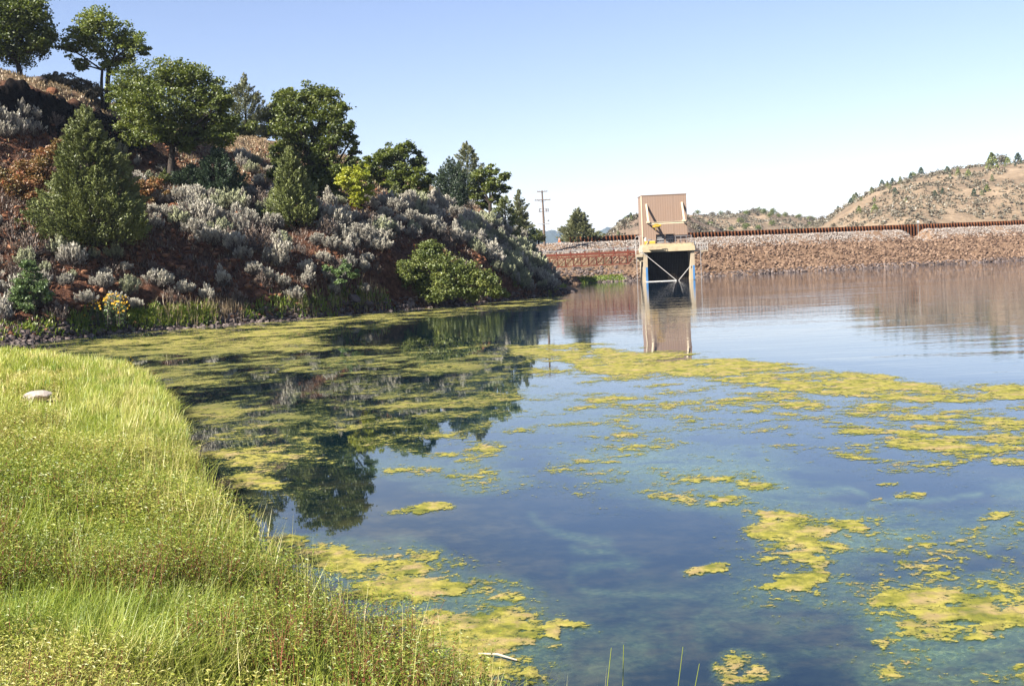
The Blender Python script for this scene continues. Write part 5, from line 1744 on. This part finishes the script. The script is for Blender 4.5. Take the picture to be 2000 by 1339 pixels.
def far_tree(seed, kind):
    r = np.random.default_rng(seed)
    mb = MB()
    n = 300
    if kind == 'juniper':
        z = r.random(n) ** 0.8
        rad = 0.42 * (1 - z) ** 0.7 * r.random(n) ** 0.4 + 0.03
        an = r.uniform(0, 6.28, n)
        P = np.stack([np.cos(an) * rad, np.sin(an) * rad, 0.08 + z * 0.92], -1)
    else:
        c = unit(r.normal(size=(9, 3))) * np.array([0.38, 0.38, 0.25]) * r.random((9, 1)) ** 0.4
        P = np.repeat(c, n // 9 + 1, 0)[:n] + r.normal(0, 0.15, (n, 3))
        P[:, 2] += 0.58
    mb.tube([(0, 0, -0.05), (0.01, 0, 0.4), (0, 0, 0.75)], [0.04, 0.03, 0.01], 5, 0.0)
    s = r.uniform(0.08, 0.16, n)
    leaf_cards(mb, P, s, s * 0.8, r.normal(size=(n, 3)), unit(r.normal(size=(n, 3)) + np.array([0, 0, .5])), np.clip(r.normal(0.45, 0.2, n), 0, 1))
    return make_mesh('far_tree', np.concatenate(mb.V), mb.F, None, np.concatenate(mb.A))
FT = {}
for kind, mats in (('juniper', ('juniper', 'dark_conifer', 'pine')), ('oak', ('oak', 'oak', 'scrub'))):
    FT[kind] = []
    for i, mt in enumerate(mats):
        me = far_tree(200 + i + (10 if kind == 'oak' else 0), kind)
        me.materials.append(M[mt])
        FT[kind].append(me)
rs = random.Random(9)
def far_place(at, px, py_frac, hpx, kind, label, group, name=None):
    p = at(px, py_frac)
    s = hpx * p.y / FPX
    o = link_mesh(name or ('juniper_tree' if kind == 'juniper' else 'oak_tree'), rs.choice(FT[kind]), None, (p.x, p.y, p.z - 0.1 * s))
    o.rotation_euler = (0, 0, rs.uniform(0, 6.28))
    w = rs.uniform(0.85, 1.25)
    o.scale = (s * w, s * w, s)
    return tag(o, label, 'tree', group)
# named single trees on the tan hill's skyline
for px, fr, h, kind, lab in [(1634, 1.0, 14, 'juniper', 'small juniper alone low on the left skyline of the tan hill'), (1665, 1.0, 18, 'juniper', 'second juniper up the left skyline of the tan hill'), (1605, 1.0, 12, 'oak', 'round oak in the saddle left of the tan hill'),
                         (1722, 0.98, 17, 'juniper', 'juniper just under the left brow of the tan hill'), (1786, 0.99, 17, 'oak', 'dark wide tree left of the pair on the tan hill brow'), (1798, 0.98, 20, 'juniper', 'dark pointed tree right of the pair on the tan hill brow'),
                         (1848, 1.0, 14, 'oak', 'round dark tree standing out on the tan hill top'), (1838, 1.0, 9, 'oak', 'smaller dark tree beside the round one on the tan hill top'), (1938, 0.72, 34, 'juniper', 'largest dark juniper on the right part of the tan hill'),
                         (1950, 0.95, 24, 'oak', 'big tree near the top of the tan hill towards the right edge'), (1965, 0.95, 20, 'oak', 'second big tree near the top of the tan hill at the right edge'), (1988, 0.9, 22, 'juniper', 'tree at the right edge high on the tan hill')]:
    far_place(hillR, px, fr, h, kind, lab, None)
for i in range(38):
    far_place(hillR, rs.uniform(1660, 2080), rs.uniform(0.45, 0.92), rs.uniform(8, 19), 'juniper', 'small juniper scattered on the face of the tan hill', 'junipers on the face of the tan hill')
for i in range(48):
    far_place(hillM, rs.uniform(1345, 1590), rs.uniform(0.35, 1.0) ** 0.8, rs.uniform(7, 14), 'oak', 'green oak on the low hill right of the tower', 'oaks on the low hill')
for i in range(22):
    far_place(hillL, rs.uniform(1200, 1345), rs.uniform(0.5, 1.0), rs.uniform(6, 16), rs.choice(['juniper', 'oak']), 'small tree on the rocky knoll behind the tower', 'trees on the rocky knoll')
# scrub as a mass
def far_scrub(name, grid, num, jr, smin, smax, label, seed):
    r = np.random.default_rng(seed)
    X, Y, Z = grid
    i = r.uniform(0, X.shape[0] - 1.01, num)
    j = r.uniform(*jr, num)
    i0, j0 = i.astype(int), j.astype(int)
    P = np.stack([X[i0, j0], Y[i0, j0], Z[i0, j0]], -1) + (np.stack([X[i0 + 1, j0 + 1], Y[i0 + 1, j0 + 1], Z[i0 + 1, j0 + 1]], -1) - np.stack([X[i0, j0], Y[i0, j0], Z[i0, j0]], -1)) * r.random((num, 1))
    k = fbm(P[:, 0] / 14, P[:, 1] / 14, seed) > 0.49
    P = P[k]
    n = len(P)
    m = 9
    s = r.uniform(smin, smax, n)
    Q = np.repeat(P, m, 0) + r.normal(0, 0.36, (n * m, 3)) * np.repeat(s, m)[:, None]
    Q[:, 2] += np.repeat(s, m) * 0.45
    ss = np.repeat(s, m) * r.uniform(0.5, 0.9, n * m)
    mb = MB()
    leaf_cards(mb, Q, ss, ss * 0.8, r.normal(size=(n * m, 3)), unit(r.normal(size=(n * m, 3)) + np.array([0, 0, .6])), np.clip(r.normal(0.45, 0.22, n * m), 0, 1))
    tag(mb.build(name, M['scrub']), label, 'scrub', None, 'stuff')
far_scrub('scrub', gR, 7500, (25, 95), 0.3, 1.2, 'grey green scrub covering the tan hill', 91)
far_scrub('scrub', gL, 2500, (25, 95), 0.4, 1.1, 'dark scrub on the rocky knoll behind the tower', 92)
far_scrub('scrub', gM, 2500, (25, 95), 0.6, 1.6, 'green scrub on the low hill right of the tower', 93)

# ------------------------------------------------------------------ foreground vegetation
r = np.random.default_rng(33)
BOULD = G(76, 779, 0.42)
def bank_pts(n, yr, cond=None, dmin=-0.05):
    y = r.uniform(*yr, n)
    u = r.uniform(-0.50, 0.16, n)
    x = u * y
    # even density over area
    k = r.random(n) < y / yr[1]
    x, y = x[k], y[k]
    d = poly_sd(x, y, SH)
    z = bank_z(x, y)
    m = (d > dmin) & (z > -0.06) & ~((np.abs(x - BOULD.x * y / BOULD.y) < 0.62) & (y > BOULD.y - 2.2) & (y < BOULD.y + 0.5))
    return np.stack([x, y, z], -1)[m], d[m]
def grass_tint(P, r):
    dry = fbm(P[:, 0] * 0.25, P[:, 1] * 0.25, 95, 4)
    t = 0.22 + 0.42 * sstep(0.40, 0.62, dry) + r.normal(0, 0.17, len(P))
    px, py = proj(P)
    left = sstep(18, 30, P[:, 1]) * 0.25
    return np.clip(t + left, 0, 1)
gm = MB()
for (n, yr, hr, wr) in ((230000, (3.2, 9.5), (0.12, 0.44), (0.004, 0.008)), (260000, (9.5, 20), (0.13, 0.40), (0.006, 0.013)), (240000, (20, 62), (0.10, 0.36), (0.014, 0.03))):
    P, d = bank_pts(n, yr)
    # clumping
    cl = fbm(P[:, 0] * 1.4, P[:, 1] * 1.4, 97, 4)
    k = r.random(len(P)) < np.clip((cl - 0.28) * 3.2, 0.12, 1)
    P, d, cl = P[k], d[k], cl[k]
    open_ = np.clip((P[:, 1] - 19) / 6, 0, 1) * np.clip((d - 3) / 3, 0, 1)     # mown-looking dry patch inland on the left
    n = len(P)
    h = r.uniform(*hr, n) * (0.55 + 1.1 * np.clip(cl, 0.2, 0.8)) * (1 - 0.72 * open_) * (0.75 + 0.35 * sstep(0, 1.2, d))
    gm.add(*blades(P - np.array([0, 0, 0.03]), h, r.uniform(*wr, n), r.uniform(0.1, 0.95, n), r, np.clip(grass_tint(P, r) + 0.42 * open_, 0, 1)))
# soft tufts of long blades
P, d = bank_pts(30000, (4.5, 40), dmin=-0.02)
k = (r.random(len(P)) < np.where(d < 2.0, 0.5, 0.10)) & ~((P[:, 1] > 21) & (d > 4))
P = P[k][:1500]
m_ = 46
n = len(P)
Q = np.repeat(P, m_, 0) + r.normal(0, 0.07, (n * m_, 3)) * np.array([1, 1, 0])
hh = np.repeat(r.uniform(0.32, 0.68, n), m_) * r.uniform(0.6, 1.1, n * m_)
tt_ = np.repeat(np.clip(r.normal(0.5, 0.22, n), 0, 1), m_) + r.normal(0, 0.1, n * m_)
gm.add(*blades(Q, hh, np.clip(Q[:, 1] * 0.0006, 0.0045, 0.02), r.uniform(0.05, 0.8, n * m_), r, np.clip(tt_, 0, 1)))
tag(gm.build('grass', M['grass']), 'tall yellow green grass covering the near bank', 'grass', None, 'stuff')

# leafy weeds (smartweed-like): leaning stems with narrow leaves and pale seed heads
def weeds(num, yr, seed, hr, lw):
    r2 = np.random.default_rng(seed)
    P, d = bank_pts(num, yr, dmin=-0.02)
    k = (fbm(P[:, 0] * 0.7, P[:, 1] * 0.7, 99, 4) > 0.41) & ~((P[:, 1] > 20) & (d > 3.5))
    P = P[k]
    n = len(P)
    h = r2.uniform(*hr, n) * (0.45 + 1.0 * fbm(P[:, 0] * 0.9, P[:, 1] * 0.9, 98, 3))
    a = r2.uniform(0, 6.28, n)
    ln = r2.uniform(0.05, 0.5, n)
    top = P + np.stack([np.cos(a) * ln * h, np.sin(a) * ln * h, h], -1)
    st, lf, sd_ = MB(), MB(), MB()
    V, F, T = blades(P, h, np.full(n, 0.006), ln, r2, np.full(n, 0.5), a)
    st.add(V, F, T)
    m = 20
    tt = r2.uniform(0.2, 1.0, (n, m))
    Q = P[:, None] + (top - P)[:, None] * tt[..., None]
    an = r2.uniform(0, 6.28, (n, m))
    D = np.stack([np.cos(an), np.sin(an), r2.uniform(-0.35, 0.6, (n, m))], -1)
    L = lw * r2.uniform(0.6, 1.3, (n, m)) * (1.15 - 0.5 * tt)
    Q = Q + D * (L * 0.55)[..., None]
    base_t = np.repeat(np.clip(grass_tint(P, r2) - 0.05, 0, 1)[:, None], m, 1)
    leaf_cards(lf, Q.reshape(-1, 3), L.ravel(), L.ravel() * 0.30, D.reshape(-1, 3), unit(r2.normal(size=(n * m, 3)) * 0.5 + np.array([0, 0, 1])), np.clip(base_t + r2.normal(0, 0.14, (n, m)) + 0.12 * tt, 0, 1).ravel())
    return st, lf
STm, LFm = MB(), MB()
for args in ((46000, (3.2, 9.5), 301, (0.28, 0.70), 0.037), (50000, (9.5, 20), 302, (0.26, 0.60), 0.058), (22000, (20, 40), 303, (0.15, 0.34), 0.09)):
    s1, l1_ = weeds(*args)
    for A_, B_ in ((STm, s1), (LFm, l1_)):
        if B_.V:
            A_.add(np.concatenate(B_.V), B_.F, np.concatenate(B_.A))
tag(LFm.build('leafy_weeds', M['weed']), 'leafy yellow green weeds mixed into the near bank grass', 'weeds', None, 'stuff')
tag(STm.build('weed_stems', M['red_stem']), 'reddish weed stems standing in the near bank grass', 'weeds', None, 'stuff')

# seed-headed tall grasses along the edge
P, d = bank_pts(40000, (5, 36), dmin=-0.1)
k = (d < 1.0)
P = P[k][:1700]
n = len(P)
h = r.uniform(0.5, 0.85, n) * np.clip(1.25 - P[:, 1] / 50, 0.5, 1.1)
eg = MB()
eg.add(*blades(P, h, np.clip(P[:, 1] * 0.0006, 0.004, 0.02), r.uniform(0.05, 0.35, n), r, np.clip(r.normal(0.85, 0.12, n), 0, 1)))
tag(eg.build('edge_grass', M['grass']), 'pale seeding grass stems along the edge of the near bank', 'grass', None, 'stuff')

# single stalks standing in front of the water at the bottom of the picture
for i, (px, py, tp, lab) in enumerate([(1215, 1420, (1218, 1258), 'upright thin green stalk at the bottom edge against dark water'), (1300, 1430, (1334, 1262), 'tall stalk with a reddish tip leaning right at the bottom edge'),
                                       (1318, 1432, (1366, 1295), 'shorter stalk leaning far right at the bottom edge'), (1170, 1430, (1194, 1264), 'pale leaning grass stalk at the bottom edge')]):
    b = G(px, py, 0.05)
    bz_ = float(bank_z(np.array([b.x]), np.array([b.y]))[0])
    e = W(tp[0], tp[1], b.y)
    t = thing('grass_stalk', lab, 'grass stalk', (b.x, b.y, min(bz_, 0.0)), 0, 'single grass stalks at the bottom edge')
    q = Vector((e.x - b.x, 0, e.z - min(bz_, 0.0)))
    m = MB(); m.tube([(0, 0, 0), q * 0.5 + Vector((-0.01, 0, 0)), q], [0.004, 0.0035, 0.002], 5, 0.4); m.build('stem', M['weed'], t)
    m = MB()
    for s_i in range(3):
        f = 0.1 + 0.15 * s_i
        dd2 = Vector((random.uniform(-.1, .1), random.uniform(-.05, .05), 0.12))
        m.add(*blades(np.array([tuple(q * f)]), np.array([0.16]), np.array([0.008]), np.array([0.9]), r, np.array([0.3])))
    m.build('blade', M['weed'], t)

# white boulder on the bank
b = G(76, 779, 0.42)
b.z = float(bank_z(np.array([b.x]), np.array([b.y]))[0])
T, F = ico_template(3, 5, 0.12)
mb = MB(); mb.add(T * np.array([0.48, 0.32, 0.22]) + np.array([0, 0, 0.10]), F, 0.5)
o = mb.build('boulder', M['boulder'], loc=tuple(b), smooth=False)
tag(o, 'flat pinkish white boulder lying in the grass on the near bank', 'boulder')
# driftwood stick near the bank
a, c = G(935, 1275, 0.03), G(1010, 1288, 0.03)
m = MB(); m.tube([a, a.lerp(c, 0.5) + Vector((0, 0, 0.02)), c], [0.006, 0.009, 0.005], 6)
tag(m.build('driftwood_stick', M['log'], loc=tuple(a), shift=tuple(a)), 'pale stick floating in the algae beside the near bank', 'stick')

# ------------------------------------------------------------------ summer haze in the air
hb = MB()
hb.box((-7200, -330, -10.5), (7200, 9050, 215))
hm = bpy.data.materials.new('haze')
hm.use_nodes = True
hm.node_tree.nodes.clear()
ho = hm.node_tree.nodes.new('ShaderNodeOutputMaterial')
pv = hm.node_tree.nodes.new('ShaderNodeVolumePrincipled')
pv.inputs['Density'].default_value = 0.00010
pv.inputs['Color'].default_value = (0.62, 0.78, 1.0, 1)
pv.inputs['Anisotropy'].default_value = 0.2
hm.node_tree.links.new(pv.outputs[0], ho.inputs['Volume'])
tag(hb.build('haze', hm), 'thin blue summer haze in the air', 'haze', None, 'stuff')
